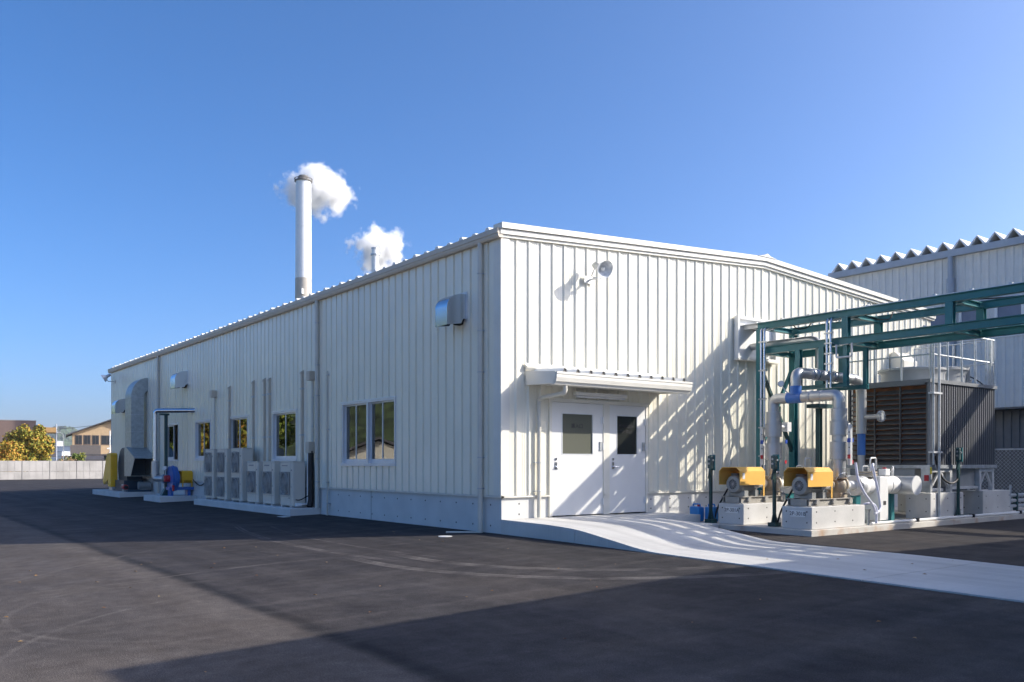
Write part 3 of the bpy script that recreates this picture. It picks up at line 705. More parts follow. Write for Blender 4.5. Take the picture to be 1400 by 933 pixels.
# refrigerant duct covers on the wall
CG = 'pipe covers rising up the long wall'
for y, z0, z1, lab in ((14.72, 0.7, 3.78, 'grey pipe cover just beyond the second small window'), (12.62, 0.6, 3.80, 'grey pipe cover left of the nearest small window, farthest of three'),
                       (11.72, 0.6, 3.80, 'middle of three grey pipe covers left of the nearest small window'), (11.32, 0.6, 3.78, 'grey pipe cover touching the left edge of the nearest small window'),
                       (9.0, 0.6, 3.80, 'grey pipe cover just right of the nearest small window')):
    t = thing('pipe_cover', lab, 'pipe cover', (-0.05, y, z0), CG)
    part('cover', MB().box(-0.115, -0.042, y-0.04, y+0.04, z0, z1), GUT, t, 0.01)
    part('cap', MB().prism([(-0.042, z1-0.06), (-0.13, z1-0.06), (-0.13, z1), (-0.042, z1+0.06)], 'y', y-0.05, y+0.05), GUT, t, 0.008)
    mb = MB()
    for z in (3.35, 2.1): mb.box(-0.123, -0.04, y-0.055, y+0.055, z-0.025, z+0.025)
    part('strap', mb, GALV, t)
def jbox(label, y, zlo, z1, zb=None):
    t = thing('junction_box', label, 'junction box', (-0.05, y, zlo), 'junction boxes with conduits on the long wall')
    part('box', MB().box(-0.24, -0.042, y-0.10, y+0.10, z1-0.24, z1), GUT, t, 0.012)
    part('conduit', MB().cyl((-0.1, y, z1-0.24), (-0.1, y, zlo), 0.028, n=10), PVC, t)
    mb = MB()
    z = z1-0.7
    while z > zlo+0.2: mb.torus((-0.1, y, z), (0, 0, 1), 0.03, 0.008, 12, 5); z -= 0.75
    part('bracket', mb, GALV, t)
    if zb: part('pull_box', MB().box(-0.26, -0.042, y-0.10, y+0.10, zb, zb+0.3), GUT, t, 0.012)
jbox('small grey junction box with conduit above the tall outdoor units', 16.1, 1.3, 3.77)
jbox('grey junction box with conduit beside the middle downpipe', 8.28, 1.7, 3.76, 1.60)
t = thing('insulated_cable', 'black insulated pipe bundle running from pull box to the pad', 'pipe', (-0.2, 8.2, 0.17))
part('lagging', MB().tube(bend([(-0.16, 8.25, 1.66), (-0.16, 8.25, 0.35), (-0.22, 8.2, 0.19)], 0.1), 0.075, 12), BLACK, t)
part('white_pipe', MB().tube(bend([(-0.20, 8.32, 1.66), (-0.22, 8.32, 0.26), (-0.5, 8.3, 0.25)], 0.06), 0.03, 10), WHITEP, t)
part('end_cap', MB().cyl((-0.42, 8.26, 0.25), (-0.58, 8.26, 0.25), 0.05, n=12), WHITEP, t)
part('cable', MB().tube(bend([(-0.62, 8.6, 0.42), (-0.5, 8.2, 0.36), (-0.25, 8.15, 0.5)], 0.1), 0.014, 6), BLACK, t)

# ------------------------------------------------------------------ big duct and blower at the far end
t = thing('exhaust_duct', 'large square galvanised duct bending into the far end of the wall', 'duct', (-0.44, 25.1, 1.9))
ya, yb = 24.6, 25.6
def elbow_poly(x_in, x_out, z0, zc, ri, ro):
    out = [(x_out, z0)]
    for k in range(11): a = R(90*k/10); out.append((-(0.045)-(-x_out-0.045)*math.cos(a), zc+ro*math.sin(a)))
    for k in range(10, -1, -1): a = R(90*k/10); out.append((-0.045-(-x_in-0.045)*math.cos(a), zc+ri*math.sin(a)))
    out.append((x_in, z0)); return out
part('elbow', MB().prism(elbow_poly(-0.2, -0.70, 4.04, 4.05, 0.26, 0.80), 'y', ya, yb), DUCTM, t)
for a, b in ((1.95, 2.62), (2.624, 3.33), (3.334, 4.036)):
    part('duct_section', MB().box(-0.70, -0.2, ya, yb, a, b), DUCTM, t)
mb = MB()
for z in (2.62, 3.33, 4.035): mb.box(-0.715, -0.185, ya-0.015, yb+0.015, z-0.012, z+0.012)
part('flange', mb, GALV, t)
t = thing('blower', 'navy centrifugal blower with yellow belt guard and dark intake hood', 'blower', (-0.7, 25.6, 0.17))
part('belt_guard', MB().prism([(26.25, 0.33), (26.75, 0.33), (26.75, 0.62), (27.55, 0.40), (27.75, 0.55), (27.0, 1.68), (26.85, 1.76), (26.35, 1.76), (26.25, 1.68)], 'x', -1.12, -0.84), YELB, t, 0.03)
part('guard_stand', MB().box(-1.05, -0.9, 26.3, 26.9, 0.171, 0.33), GALV, t)
part('volute', MB().cyl((-0.78, 25.65, 1.15), (-0.22, 25.65, 1.15), 0.82, n=32), NAVY, t)
part('volute_frame', MB().box(-0.95, -0.2, 24.7, 26.2, 0.25, 0.62).box(-0.8, -0.2, 24.85, 25.2, 0.6, 1.95), NAVY, t)
hp_ = [(25.0, 1.98), (24.75, 1.99), (23.35, 1.53), (24.0, 0.80), (25.0, 0.80)]
mb = MB(); P0 = [(-0.86, *p) for p in hp_]; P1 = [(-0.06, *p) for p in hp_]
mb.prism(hp_, 'x', -0.87, -0.855).prism(hp_, 'x', -0.07, -0.055)
mb.prism([(25.0, 1.98), (24.75, 1.99), (23.35, 1.53), (23.35, 1.515), (24.75, 1.975), (25.0, 1.965)], 'x', -0.855, -0.07)
mb.prism([(25.0, 0.80), (24.0, 0.80), (24.0, 0.815), (25.0, 0.815)], 'x', -0.855, -0.07)
part('intake_hood', mb, DUCTM, t)
part('intake_back', MB().box(-0.855, -0.07, 24.9, 24.93, 0.82, 1.95), NAVY, t)
part('motor', MB().cyl((-0.55, 24.1, 0.42), (-0.1, 24.1, 0.42), 0.16, n=18).box(-0.5, -0.15, 23.95, 24.25, 0.171, 0.3), GREYM, t)
part('base_frame', MB().box(-1.0, -0.1, 23.9, 26.9, 0.171, 0.25), NAVY, t)
part('name_plate', MB().box(-1.0, -0.99, 24.6, 24.9, 0.42, 0.46), WHITEP, t)
# red pump remnant beside the blower
t = thing('small_pump', 'small red pump standing on the pad under the intake hood', 'pump', (-0.9, 24.3, 0.17))
part('body', MB().cyl((-1.0, 24.2, 0.36), (-1.0, 24.5, 0.36), 0.10, n=16), REDP, t)
part('foot', MB().box(-1.08, -0.92, 24.2, 24.5, 0.171, 0.27), GREYM, t)
part('cap', MB().cyl((-1.0, 24.1, 0.36), (-1.0, 24.2, 0.36), 0.07, n=14), DARKM, t)

# ------------------------------------------------------------------ blue pump set on middle pad
t = thing('galvanised_pipe', 'galvanised pipe rising from the blue pump and bending to the wall', 'pipe', (-1.12, 19.5, 0.8))
part('pipe', MB().tube(bend([(-1.12, 19.45, 0.95), (-1.12, 19.45, 3.22), (0.0, 18.45, 3.22)], 0.14), 0.085, 14), STAIN, t)
part('lagging', MB().cyl((-1.12, 19.45, 0.95), (-1.12, 19.45, 1.4), 0.135, n=16), CLAD, t)
part('elbow', MB().tube(bend([(-1.12, 19.45, 0.98), (-1.12, 19.45, 0.78), (-0.78, 19.0, 0.78)], 0.2), 0.13, 14), CLAD, t)
part('flange', MB().cyl((-0.9, 19.16, 0.78), (-0.87, 19.12, 0.78), 0.17, n=18).cyl((-1.12, 19.45, 0.94), (-1.12, 19.45, 0.97), 0.16, n=18), GALV, t)
part('gauge', MB().cyl((-0.86, 19.1, 0.9), (-0.86, 19.1, 1.12), 0.02, n=8).cyl((-0.92, 19.05, 1.15), (-0.82, 19.15, 1.15), 0.075, n=16), GALVL, t)
t = thing('support_post', 'dark teal post holding up the galvanised pipe', 'post', (-0.8, 19.3, 0.17))
part('post', MB().box(-0.85, -0.75, 19.22, 19.32, 0.18, 3.05), TEALD, t)
part('bracket', MB().box(-1.0, -0.7, 19.18, 19.36, 3.05, 3.12), TEALD, t)
part('base_plate', MB().prism([(-0.98, 0.171), (-0.62, 0.171), (-0.74, 0.42), (-0.86, 0.42)], 'y', 19.15, 19.4), TEALD, t)
t = thing('blue_pump', 'blue centrifugal pump with yellow motor cover on the middle pad', 'pump', (-0.4, 18.9, 0.17))
part('volute', MB().cyl((-0.78, 18.9, 0.78), (-0.56, 18.9, 0.78), 0.44, n=32).cyl((-0.56, 18.9, 0.78), (-0.5, 18.9, 0.78), 0.30, n=28), BLUE, t, 0.02)
part('rim', MB().torus((-0.67, 18.9, 0.78), (1, 0, 0), 0.44, 0.035, 32, 6), BLUE, t)
part('inlet', MB().cyl((-0.95, 18.9, 0.78), (-0.78, 18.9, 0.78), 0.12, n=16), REDP, t)
part('motor_cover', MB().prism([(18.68, 0.72), (18.68, 1.0), (18.74, 1.06), (19.06, 1.06), (19.12, 1.0), (19.12, 0.72), (19.1, 0.72), (19.1, 1.0), (19.05, 1.045), (18.75, 1.045), (18.7, 1.0), (18.7, 0.72)], 'x', -0.42, -0.02), YELB, t)
part('cover_leg', MB().box(-0.4, -0.36, 18.68, 18.7, 0.45, 0.72).box(-0.08, -0.04, 18.68, 18.7, 0.45, 0.72), YELB, t)
part('motor', MB().cyl((-0.42, 18.9, 0.78), (0.0, 18.9, 0.78), 0.17, n=18), YELB, t)
part('base_frame', MB().box(-0.85, 0.0, 18.65, 19.1, 0.38, 0.48).box(-0.8, -0.7, 18.7, 19.05, 0.171, 0.38).box(-0.2, -0.1, 18.7, 19.05, 0.171, 0.38), BLUE, t)
part('valve', MB().cyl((-0.75, 18.55, 0.35), (-0.75, 18.55, 0.55), 0.04, n=10), REDP, t)
part('cable', MB().tube(bend([(-0.05, 18.6, 0.75), (-0.04, 17.9, 0.5), (-0.04, 16.9, 0.75)], 0.4, 8), 0.018, 6), BLACK, t)

# ------------------------------------------------------------------ right yard slab
t = tag(part('equipment_slab', MB().box(4.28, 16.5, -3.80, -0.005, -0.3, 0.10), CONCR, None, 0.012), 'low rust stained concrete slab carrying the pumps and cooling tower', 'concrete slab')
def plinth(label, x0, x1, y0, y1, z1, mat=CONCL, grp=None, notch=False):
    o = thing('concrete_plinth', label, 'concrete plinth', ((x0+x1)/2, (y0+y1)/2, 0.10), grp)
    part('block', MB().box(x0, x1, y0, y1, 0.101, z1), mat, o, 0.012)
    mb = MB()
    for z in (0.101+(z1-0.1)*0.3, 0.101+(z1-0.1)*0.78):
        for y in (y0+0.1, y1-0.1): mb.cyl((x0-0.001, y, z), (x0-0.004, y, z), 0.014, n=8)
        k = x0+0.15
        while k < x1: mb.cyl((k, y0-0.001, z), (k, y0-0.004, z), 0.014, n=8); k += 0.6
    part('tie_hole', mb, DARKM, o)
    return o
PG = 'pump plinths'
plA = plinth('concrete pump plinth lettered 2P-301A nearer the wall', 4.45, 6.35, -2.13, -1.5, 0.52, CONCL, PG)
plB = plinth('concrete pump plinth lettered 2P-301B at the slab corner', 4.42, 6.2, -3.71, -3.06, 0.52, CONCL, PG)
for pl, txt, y in ((plA, '2P-301A', -1.815), (plB, '2P-301B', -3.385)):
    x = 4.45 if pl is plA else 4.42
    part('sign_plate', MB().box(x-0.012, x-0.001, y-0.19, y+0.13, 0.33, 0.45), WHITEP, pl)
    text_mesh(txt, 0.105, (x-0.0135, y-0.03, 0.388), (R(90), 0, R(-90)), pl, INK)

# ------------------------------------------------------------------ process pumps
def process_pump(dy, label):
    t = thing('process_pump', label, 'pump', (5.2, -3.35+dy, 0.52), 'yellow hooded process pumps')
    y = -3.33+dy; z = 0.91
    fr = MB().hbeam((4.55, y-0.23, 0.592), (6.0, y-0.23, 0.592), 0.09, 0.14, 0.014).hbeam((4.55, y+0.23, 0.592), (6.0, y+0.23, 0.592), 0.09, 0.14, 0.014)
    fr.box(4.56, 4.60, y-0.18, y+0.18, 0.53, 0.655).box(5.93, 5.97, y-0.18, y+0.18, 0.53, 0.655).box(4.6, 5.93, y-0.18, y+0.18, 0.63, 0.648)
    part('base_frame', fr, SKID, t)
    mb = MB()
    for x in (4.75, 5.3, 5.85): mb.cyl((x, y-0.30, 0.60), (x, y-0.25, 0.60), 0.055, n=14)
    part('jack_bolt', mb, SKID, t)
    part('motor_foot', MB().box(4.7, 4.82, y-0.2, y+0.2, 0.665, 0.78).box(5.05, 5.17, y-0.2, y+0.2, 0.665, 0.78), GREYM, t)
    mo = part('motor', MB().cyl((4.66, y, z), (5.2, y, z), 0.165, n=24).lathe([(0.165, 0), (0.12, 0.05), (0.05, 0.06), (0.0, 0.06)], (5.2, y, z), (1, 0, 0), 24), GREYM, t)
    mb = MB()
    for k in range(22):
        a = 2*math.pi*k/22+0.1; d = Vector((0, math.cos(a), math.sin(a)))
        mb.bar(Vector((4.72, y, z))+d*0.172, Vector((5.18, y, z))+d*0.172, 0.008, 0.026, up=d)
    part('cooling_fin', mb, GREYM, mo)
    part('fan_cowl', MB().lathe([(0.19, 0.12), (0.19, 0.02), (0.165, -0.02), (0.10, -0.03)], (4.60, y, z), (1, 0, 0), 28).lathe([(0.102, -0.029), (0.102, 0.02)], (4.6, y, z), (1, 0, 0), 28), GREYM, mo)
    mb = MB()
    for k in range(1, 5): mb.torus((4.575, y, z), (1, 0, 0), 0.024*k+0.004, 0.004, 20, 4)
    for k in range(6):
        a = math.pi*k/6; d = Vector((0, math.cos(a), math.sin(a)))*0.105; mb.bar(Vector((4.578, y, z))-d, Vector((4.578, y, z))+d, 0.006)
    part('fan_guard', mb, M('guard_light', (0.42, 0.42, 0.42), 0.4, 0.4), mo)
    part('cowl_back', MB().disc((4.615, y, z), (-1, 0, 0), 0.11, 24), DARKM, mo)
    part('terminal_box', MB().box(4.85, 5.05, y+0.1, y+0.26, z+0.08, z+0.22), GREYM, mo)
    # chamfered hood, open at the motor end
    y0, y1, c = y-0.27, y+0.27, 0.085; zt, zb = 1.26, 0.895
    outer = [(y0, zb), (y0, zt-c), (y0+c, zt), (y1-c, zt), (y1, zt-c), (y1, zb)]
    th = 0.012; inner = [(y1-th, zb), (y1-th, zt-c-0.005), (y1-c-0.005, zt-th), (y0+c+0.005, zt-th), (y0+th, zt-c-0.005), (y0+th, zb)]
    part('hood', MB().prism(outer+inner, 'x', 4.47, 5.28), YEL, t)
    part('hood_back', MB().box(5.262, 5.276, y0+th+0.001, y1-th-0.001, zb+0.001, zt-0.06), YEL, t)
    for x in (5.22,):
        part('hood_leg', MB().box(x, x+0.04, y0-0.0, y0+0.012, 0.664, zb).box(x, x+0.04, y1-0.012, y1, 0.664, zb), YEL, t)
    part('label', MB().box(4.55, 4.62, y0-0.003, y0, 1.02, 1.14), WHITEP, t)
    part('coupling', MB().cyl((5.28, y, z), (5.42, y, z), 0.055, n=16).cyl((5.34, y, z), (5.37, y, z), 0.095, n=18), GALVL, t)
    part('bearing_housing', MB().lathe([(0.05, 0), (0.085, 0.01), (0.085, 0.05), (0.06, 0.06), (0.06, 0.16), (0.09, 0.17), (0.09, 0.20)], (5.40, y, z), (1, 0, 0), 20), WHITEP, t)
    part('seal_guard', MB().lathe([(0.10, 0), (0.105, 0.02), (0.05, 0.03), (0.05, 0.08), (0.13, 0.09), (0.15, 0.12)], (5.58, y, z), (1, 0, 0), 20), TAN, t)
    part('volute', MB().lathe([(0.0, -0.12), (0.14, -0.12), (0.2, -0.06), (0.21, 0.0), (0.2, 0.06), (0.14, 0.12), (0.0, 0.12)], (5.82, y, z-0.02), (1, 0, 0), 26).cyl((5.82, y-0.05, z+0.1), (5.82, y-0.05, 1.04), 0.10, n=18).box(5.7, 5.94, y-0.16, y+0.16, 0.66, 0.76), TAN, t)
    part('flange', MB().cyl((5.94, y, z), (5.98, y, z), 0.18, n=24).cyl((5.82, y-0.05, 1.03), (5.82, y-0.05, 1.06), 0.16, n=24), TAN, t)
    mb = MB()
    for k in range(8):
        a = 2*math.pi*k/8; mb.cyl((5.92, y+math.cos(a)*0.15, z+math.sin(a)*0.15), (6.01, y+math.cos(a)*0.15, z+math.sin(a)*0.15), 0.013, n=6)
    part('flange_bolt', mb, GALV, t)
    part('motor_cable', MB().tube(bend([(4.92, y+0.25, z+0.14), (4.9, y+0.42, 0.75), (4.72, y+0.52, 0.40), (4.66, y+0.56, 0.12)], 0.15, 5), 0.02, 8), BLACK, t)
    part('seal_pipe', MB().tube(bend([(5.62, y-0.1, z+0.1), (5.62, y-0.2, z+0.22), (5.80, y-0.22, z+0.25), (5.9, y-0.16, z+0.1)], 0.06, 4), 0.011, 8), STAIN, t)
    part('name_plate', MB().box(5.02, 5.14, y-0.196, y-0.19, z-0.08, z-0.02), GALVL, t)
    part('anchor_bolt', MB().cyl((4.63, y-0.23, 0.535), (4.63, y-0.23, 0.57), 0.016, n=6).cyl((5.9, y-0.23, 0.535), (5.9, y-0.23, 0.57), 0.016, n=6), GALV, t)
    part('drain_valve', MB().cyl((5.82, y-0.16, 0.74), (5.82, y-0.30, 0.74), 0.018, n=8).cyl((5.82, y-0.26, 0.74), (5.82, y-0.26, 0.82), 0.012, n=6).bar((5.77, y-0.26, 0.82), (5.87, y-0.26, 0.82), 0.016), GALV, t)
    return t
PB = process_pump(0, 'yellow hooded motor pump on the 2P-301B plinth at the slab corner')
PA = copy_tree(PB, None, (5.2, -3.35+1.57, 0.52), 'yellow hooded motor pump on the 2P-301A plinth nearer the wall')

# ------------------------------------------------------------------ discharge manifold
t = thing('discharge_manifold', 'silver insulated pipework with two risers and blue bands above the pumps', 'pipework', (5.83, -2.6, 1.05))
XR_ = 5.83
def riser(y, zs):
    for (z0, z1, r_) in zs:
        part('riser_jacket', MB().cyl((XR_, y, z0), (XR_, y, z1), r_, n=28), CLAD, t, 0.006)
    mb = MB()
    for (z0, z1, r_) in zs: mb.torus((XR_, y, z1), (0, 0, 1), r_+0.002, 0.005, 28, 4)
    part('jacket_seam', mb, GALV, t)
SEC = [(1.06, 1.25, 0.125), (1.25, 1.42, 0.125), (1.42, 1.76, 0.172), (1.76, 1.90, 0.13), (1.90, 2.17, 0.172), (2.17, 2.42, 0.152)]
riser(-3.38, SEC); riser(-1.83, SEC)
r_p = 0.112
part('u_bend', MB().tube(bend([(XR_, -3.38, 2.42), (XR_, -3.38, 2.70), (XR_, -1.83, 2.70), (XR_, -1.83, 2.42)], 0.42, 12), r_p, 20), CLAD, t)
part('blue_band', MB().cyl((XR_, -2.55, 2.70), (XR_, -2.2, 2.70), r_p+0.006, n=24), BLUEB, t)
part('blue_band', MB().tube(bend([(XR_, -2.38, 2.76), (XR_, -2.38, 2.94)], 0.1), r_p+0.006, 22), BLUEB, t)
mb = MB()
for y in (-2.75, -3.0): mb.torus((XR_, y, 2.70), (0, 1, 0), r_p+0.002, 0.006, 24, 4)
mb.torus((XR_, -2.75, 2.7), (0, 1, 0), r_p+0.005, 0.010, 24, 4)
part('jacket_seam', mb, GALV, t)
part('upper_elbow', MB().tube(bend([(XR_, -2.38, 2.9), (XR_, -2.38, 3.22), (6.35, -2.38, 3.22)], 0.36, 10), r_p, 20), CLAD, t)
part('flange', MB().cyl((6.33, -2.38, 3.22), (6.37, -2.38, 3.22), 0.14, n=24).cyl((6.50, -2.38, 3.22), (6.54, -2.38, 3.22), 0.14, n=24).cyl((7.10, -2.38, 3.21), (7.14, -2.38, 3.21), 0.14, n=24), STAIN, t)
part('cross_pipe', MB().tube(bend([(6.37, -2.38, 3.22), (8.27, -2.38, 3.20), (8.27, -2.38, 2.0)], 0.34, 10), r_p, 20), CLAD, t)
part('blue_band', MB().cyl((8.27, -2.38, 2.0), (8.27, -2.38, 1.52), 0.088, n=22), BLUEB, t)
part('drop_pipe', MB().cyl((8.27, -2.38, 1.52), (8.27, -2.38, 0.9), 0.08, n=20).cyl((8.27, -2.38, 2.1), (8.27, -2.38, 2.0), 0.1, 0.088, n=20), CLAD, t)
part('stub', MB().cyl((8.27, -2.45, 2.37), (8.27, -2.86, 2.37), 0.05, n=16), CLAD, t)
part('blind_flange', MB().cyl((8.27, -2.82, 2.37), (8.27, -2.855, 2.37), 0.125, n=24).cyl((8.27, -2.858, 2.37), (8.27, -2.885, 2.37), 0.125, n=24), GALV, t)
mb = MB()
for k in range(8):
    a = 2*math.pi*k/8+0.2; mb.cyl((8.27+math.cos(a)*0.1, -2.80, 2.37+math.sin(a)*0.1), (8.27+math.cos(a)*0.1, -2.905, 2.37+math.sin(a)*0.1), 0.012, n=6)
part('flange_bolt', mb, GALV, t)
g = part('pressure_gauge', MB().cyl((XR_-0.05, -2.22, 2.80), (XR_-0.1, -2.13, 2.93), 0.014, n=8).lathe([(0.0, 0.03), (0.06, 0.03), (0.066, 0.02), (0.066, -0.03), (0.0, -0.03)], (XR_-0.13, -2.11, 3.0), (-0.75, -0.6, 0), 22), GALV, t)
part('dial', MB().disc(Vector((XR_-0.13, -2.11, 3.0))+Vector((-0.75, -0.6, 0)).normalized()*0.032, (-0.75, -0.6, 0), 0.052, 20), WHITEP, g)
def tie_bar(y, sx):
    f = part('tie_bar', MB().box(sx-0.035, sx+0.035, y-0.025, y+0.025, 1.30, 2.10), GALVL, t)
    mb = MB()
    for z in (1.5, 1.65, 1.95): mb.cyl((sx-0.036, y, z), (sx-0.04, y, z), 0.013, n=8)
    part('bolt_hole', mb, DARKM, f)
    part('blue_tag', MB().box(sx-0.05, sx-0.037, y-0.035, y+0.035, 1.75, 1.83), BLUET, f)
    part('red_tag', MB().box(sx-0.05, sx-0.037, y-0.03, y+0.03, 1.43, 1.51), REDP, f)
tie_bar(-3.62, XR_+0.0); tie_bar(-1.58, XR_-0.02)
for y in (-3.38, -1.83):
    part('blue_tag', MB().box(XR_+0.28, XR_+0.35, y-0.1, y-0.09, 1.76, 1.84), BLUET, t)
    part('red_tag', MB().box(XR_+0.18, XR_+0.24, y-0.16, y-0.15, 1.33, 1.40), REDP, t)
def valve(y, x, z):
    part('valve_body', MB().cyl((XR_+0.1, y, z), (x-0.1, y, z), 0.035, n=12).box(x-0.2, x-0.06, y-0.07, y+0.07, z-0.1, z+0.1), WHITEP, t)
    h_ = part('handwheel', MB().torus((x, y, z), (0.6, -0.8, 0), 0.095, 0.012, 22, 6).cyl((x-0.06, y, z), (x, y, z), 0.014, n=8), WHITEP, t)
    mb = MB(); d = Vector((0.8, 0.6, 0))
    for k in range(3):
        a = 2*math.pi*k/3; mb.bar((x, y, z), Vector((x, y, z))+d*0.095*math.cos(a)+Vector((0, 0, 1))*0.095*math.sin(a), 0.014)
    part('spoke', mb, WHITEP, h_)
valve(-1.83, 6.42, 2.12); valve(-3.30, 6.30, 2.05)
part('pipe_support', MB().box(6.25, 6.75, -2.65, -2.35, 2.50, 2.58), TEALD, t)

# suction header
t = thing('suction_header', 'white insulated suction pipe with round end cap beside the cooling tower', 'pipework', (7.5, -3.35, 0.10))
for y in (-3.33, -1.76):
    part('suction_pipe', MB().cyl((5.98, y, 0.9), (6.45, y, 0.9), 0.085, n=20).lathe([(0.085, 0), (0.19, 0.14), (0.2, 0.2), (0.2, 0.32), (0.17, 0.36)], (6.4, y, 0.88), (1, 0, 0), 26), WHITEP, t)
    part('reducer', MB().cyl((6.42, y, 0.88), (6.60, y, 0.88), 0.205, n=28), SILVERP, t)
    part('strainer_box', MB().box(7.02, 7.34, y-0.22, y+0.22, 0.16, 1.06), WHITEP, t, 0.01)
    part('inlet_spool', MB().cyl((6.75, y, 0.88), (7.02, y, 0.88), 0.17, n=26), WHITEP, t)
    part('valve_section', MB().cyl((7.34, y, 0.88), (7.9, y, 0.88), 0.19, n=28), WHITEP, t)
    part('seam_band', MB().torus((7.6, y, 0.88), (1, 0, 0), 0.19, 0.008, 28, 4), SILVERP, t)
    part('cover_flange', MB().cyl((6.92, y+0.02, 1.08), (6.92, y+0.02, 1.12), 0.21, n=28).cyl((6.92, y+0.02, 1.135), (6.92, y+0.02, 1.17), 0.21, n=28), TAN, t)
    mb = MB().tube(bend([(6.75, y, 1.17), (6.75, y, 1.28), (6.95, y, 1.28), (6.95, y, 1.17)], 0.03, 4), 0.012, 6)
    mb.tube(bend([(7.2, y+0.1, 1.06), (7.2, y+0.1, 1.45), (7.42, y+0.1, 1.45), (7.42, y+0.1, 1.2)], 0.05, 4), 0.018, 8)
    part('lifting_handle', mb, GALVL, t)
    part('gearbox', MB().box(7.48, 7.66, y-0.08, y+0.08, 1.08, 1.22), WHITEP, t, 0.01)
    part('indicator', MB().cyl((7.57, y, 1.22), (7.57, y, 1.25), 0.04, n=12), REDP, t)
    h_ = part('handwheel', MB().torus((7.86, y-0.02, 1.16), (0.6, -0.8, 0.0), 0.11, 0.014, 24, 6).cyl((7.66, y, 1.15), (7.86, y-0.02, 1.16), 0.013, n=8), WHITEP, t)
    mb = MB()
    for k in range(3):
        a = 2*math.pi*k/3+0.5; mb.bar((7.86, y-0.02, 1.16), Vector((7.86, y-0.02, 1.16))+Vector((0.8, 0.6, 0))*0.11*math.cos(a)+Vector((0, 0, 1))*0.11*math.sin(a), 0.015)
    part('spoke', mb, WHITEP, h_)
    for x in (6.5, 7.62):
        part('pipe_support', MB().box(x-0.075, x+0.075, y-0.06, y+0.06, 0.112, 0.70).box(x-0.11, x+0.11, y-0.1, y+0.1, 0.1005, 0.112), TEAL, t)
part('header_pipe', MB().cyl((8.12, -3.72, 0.87), (8.12, -0.6, 0.87), 0.195, n=30), SILVERP, t)
part('end_cap', MB().cyl((8.12, -3.721, 0.87), (8.12, -3.745, 0.87), 0.205, n=32), WHITEP, t)
part('pipe_support', MB().box(8.07, 8.20, -3.2, -3.1, 0.101, 0.69), TEAL, t)
part('tag_plate', MB().box(7.15, 7.25, -3.555, -3.551, 0.48, 0.56), INK, t)

# small-bore hoses
t = thing('drain_hose', 'pale plastic hose looping down from the riser past the plinth end', 'hose', (6.4, -3.7, 0.1))
part('hose', MB().tube(bend([(6.05, -3.6, 1.35), (6.03, -3.66, 1.0), (6.12, -3.74, 0.75), (6.42, -3.76, 0.50), (6.60, -3.72, 0.28), (6.62, -3.7, 0.12)], 0.25, 6), 0.026, 10), HOSE, t)
t = thing('drain_hose', 'pale plastic hose arching over the flange beside the white box', 'hose', (6.9, -3.6, 0.1))
part('hose', MB().tube(bend([(6.72, -3.52, 1.2), (6.70, -3.6, 1.33), (6.55, -3.66, 1.30), (6.70, -3.7, 0.75), (6.78, -3.7, 0.45), (6.72, -3.72, 0.38), (6.5, -3.74, 0.33)], 0.12, 6), 0.026, 10), HOSE, t)
t = thing('drain_hose', 'short pale hose curving down at the rusty plinth corner', 'hose', (6.4, -3.7, 0.1))
part('hose', MB().tube(bend([(6.22, -3.66, 0.52), (6.45, -3.72, 0.55), (6.58, -3.74, 0.45), (6.58, -3.73, 0.14)], 0.14, 6), 0.024, 10), HOSE, t)
t = thing('drain_pipe', 'white pipe lying along the front edge of the equipment slab', 'pipe', (9, -3.72, 0.1))
part('pipe', MB().cyl((6.45, -3.70, 0.135), (16.2, -3.70, 0.135), 0.03, n=10), WHITEP, t)
for x in (8.15, 10.6, 13.0): part('clamp', MB().box(x, x+0.05, -3.76, -3.64, 0.101, 0.18), BLACK, t)
t = thing('drain_stub', 'small rusty drain stub standing at the plinth end', 'pipe', (6.5, -3.7, 0.1))
part('pipe', MB().cyl((6.46, -3.62, 0.101), (6.46, -3.62, 0.36), 0.03, n=10), GALV, t)
part('funnel', MB().cyl((6.46, -3.62, 0.34), (6.46, -3.62, 0.42), 0.03, 0.06, n=12), GALV, t)

# ------------------------------------------------------------------ switch posts
def switch_post(x, y, z0, label, h_=1.12):
    t = thing('switch_post', label, 'switch post', (x, y, z0), 'green switch posts')
    part('post', MB().box(x-0.028, x+0.028, y-0.025, y+0.025, z0+0.02, z0+h_), TEALD, t)
    part('base_plate', MB().box(x-0.09, x+0.09, y-0.09, y+0.09, z0+0.001, z0+0.08), TEALD, t)
    part('gusset', MB().prism([(x-0.09, z0+0.08), (x+0.09, z0+0.08), (x+0.029, z0+0.30), (x-0.029, z0+0.30)], 'y', y-0.012, y+0.012), TEALD, t)
    b = part('switch_box', MB().box(x-0.055, x+0.045, y-0.055, y+0.045, z0+h_+0.01, z0+h_+0.27), M('switch_box_green', (0.055, 0.10, 0.095), 0.45), t, 0.012)
    mb = MB()
    for k, z in enumerate((0.20, 0.11)): mb.cyl((x-0.055, y-0.005, z0+h_+z), (x-0.075, y-0.005, z0+h_+z), 0.02, n=14)
    part('button', mb, GALV, b)
    part('button', MB().cyl((x, y-0.055, z0+h_+0.18), (x, y-0.075, z0+h_+0.18), 0.02, n=14), GALV, b)
    part('back_plate', MB().box(x+0.03, x+0.055, y-0.075, y+0.065, z0+h_-0.03, z0+h_+0.29), TEAL, t)
    part('cable_gland', MB().prism([(x-0.08, z0+h_-0.20), (x+0.01, z0+h_-0.20), (x+0.01, z0+h_-0.04), (x-0.04, z0+h_-0.04)], 'y', y-0.02, y+0.02), TEALD, t)
switch_post(4.42, -1.32, 0.10, 'green switch post beside the blue jerrycan near the wall')
switch_post(4.62, -2.74, 0.10, 'green switch post between the two pump plinths')
switch_post(10.15, -3.62, 0.10, 'green switch post in front of the cooling tower', 1.3)
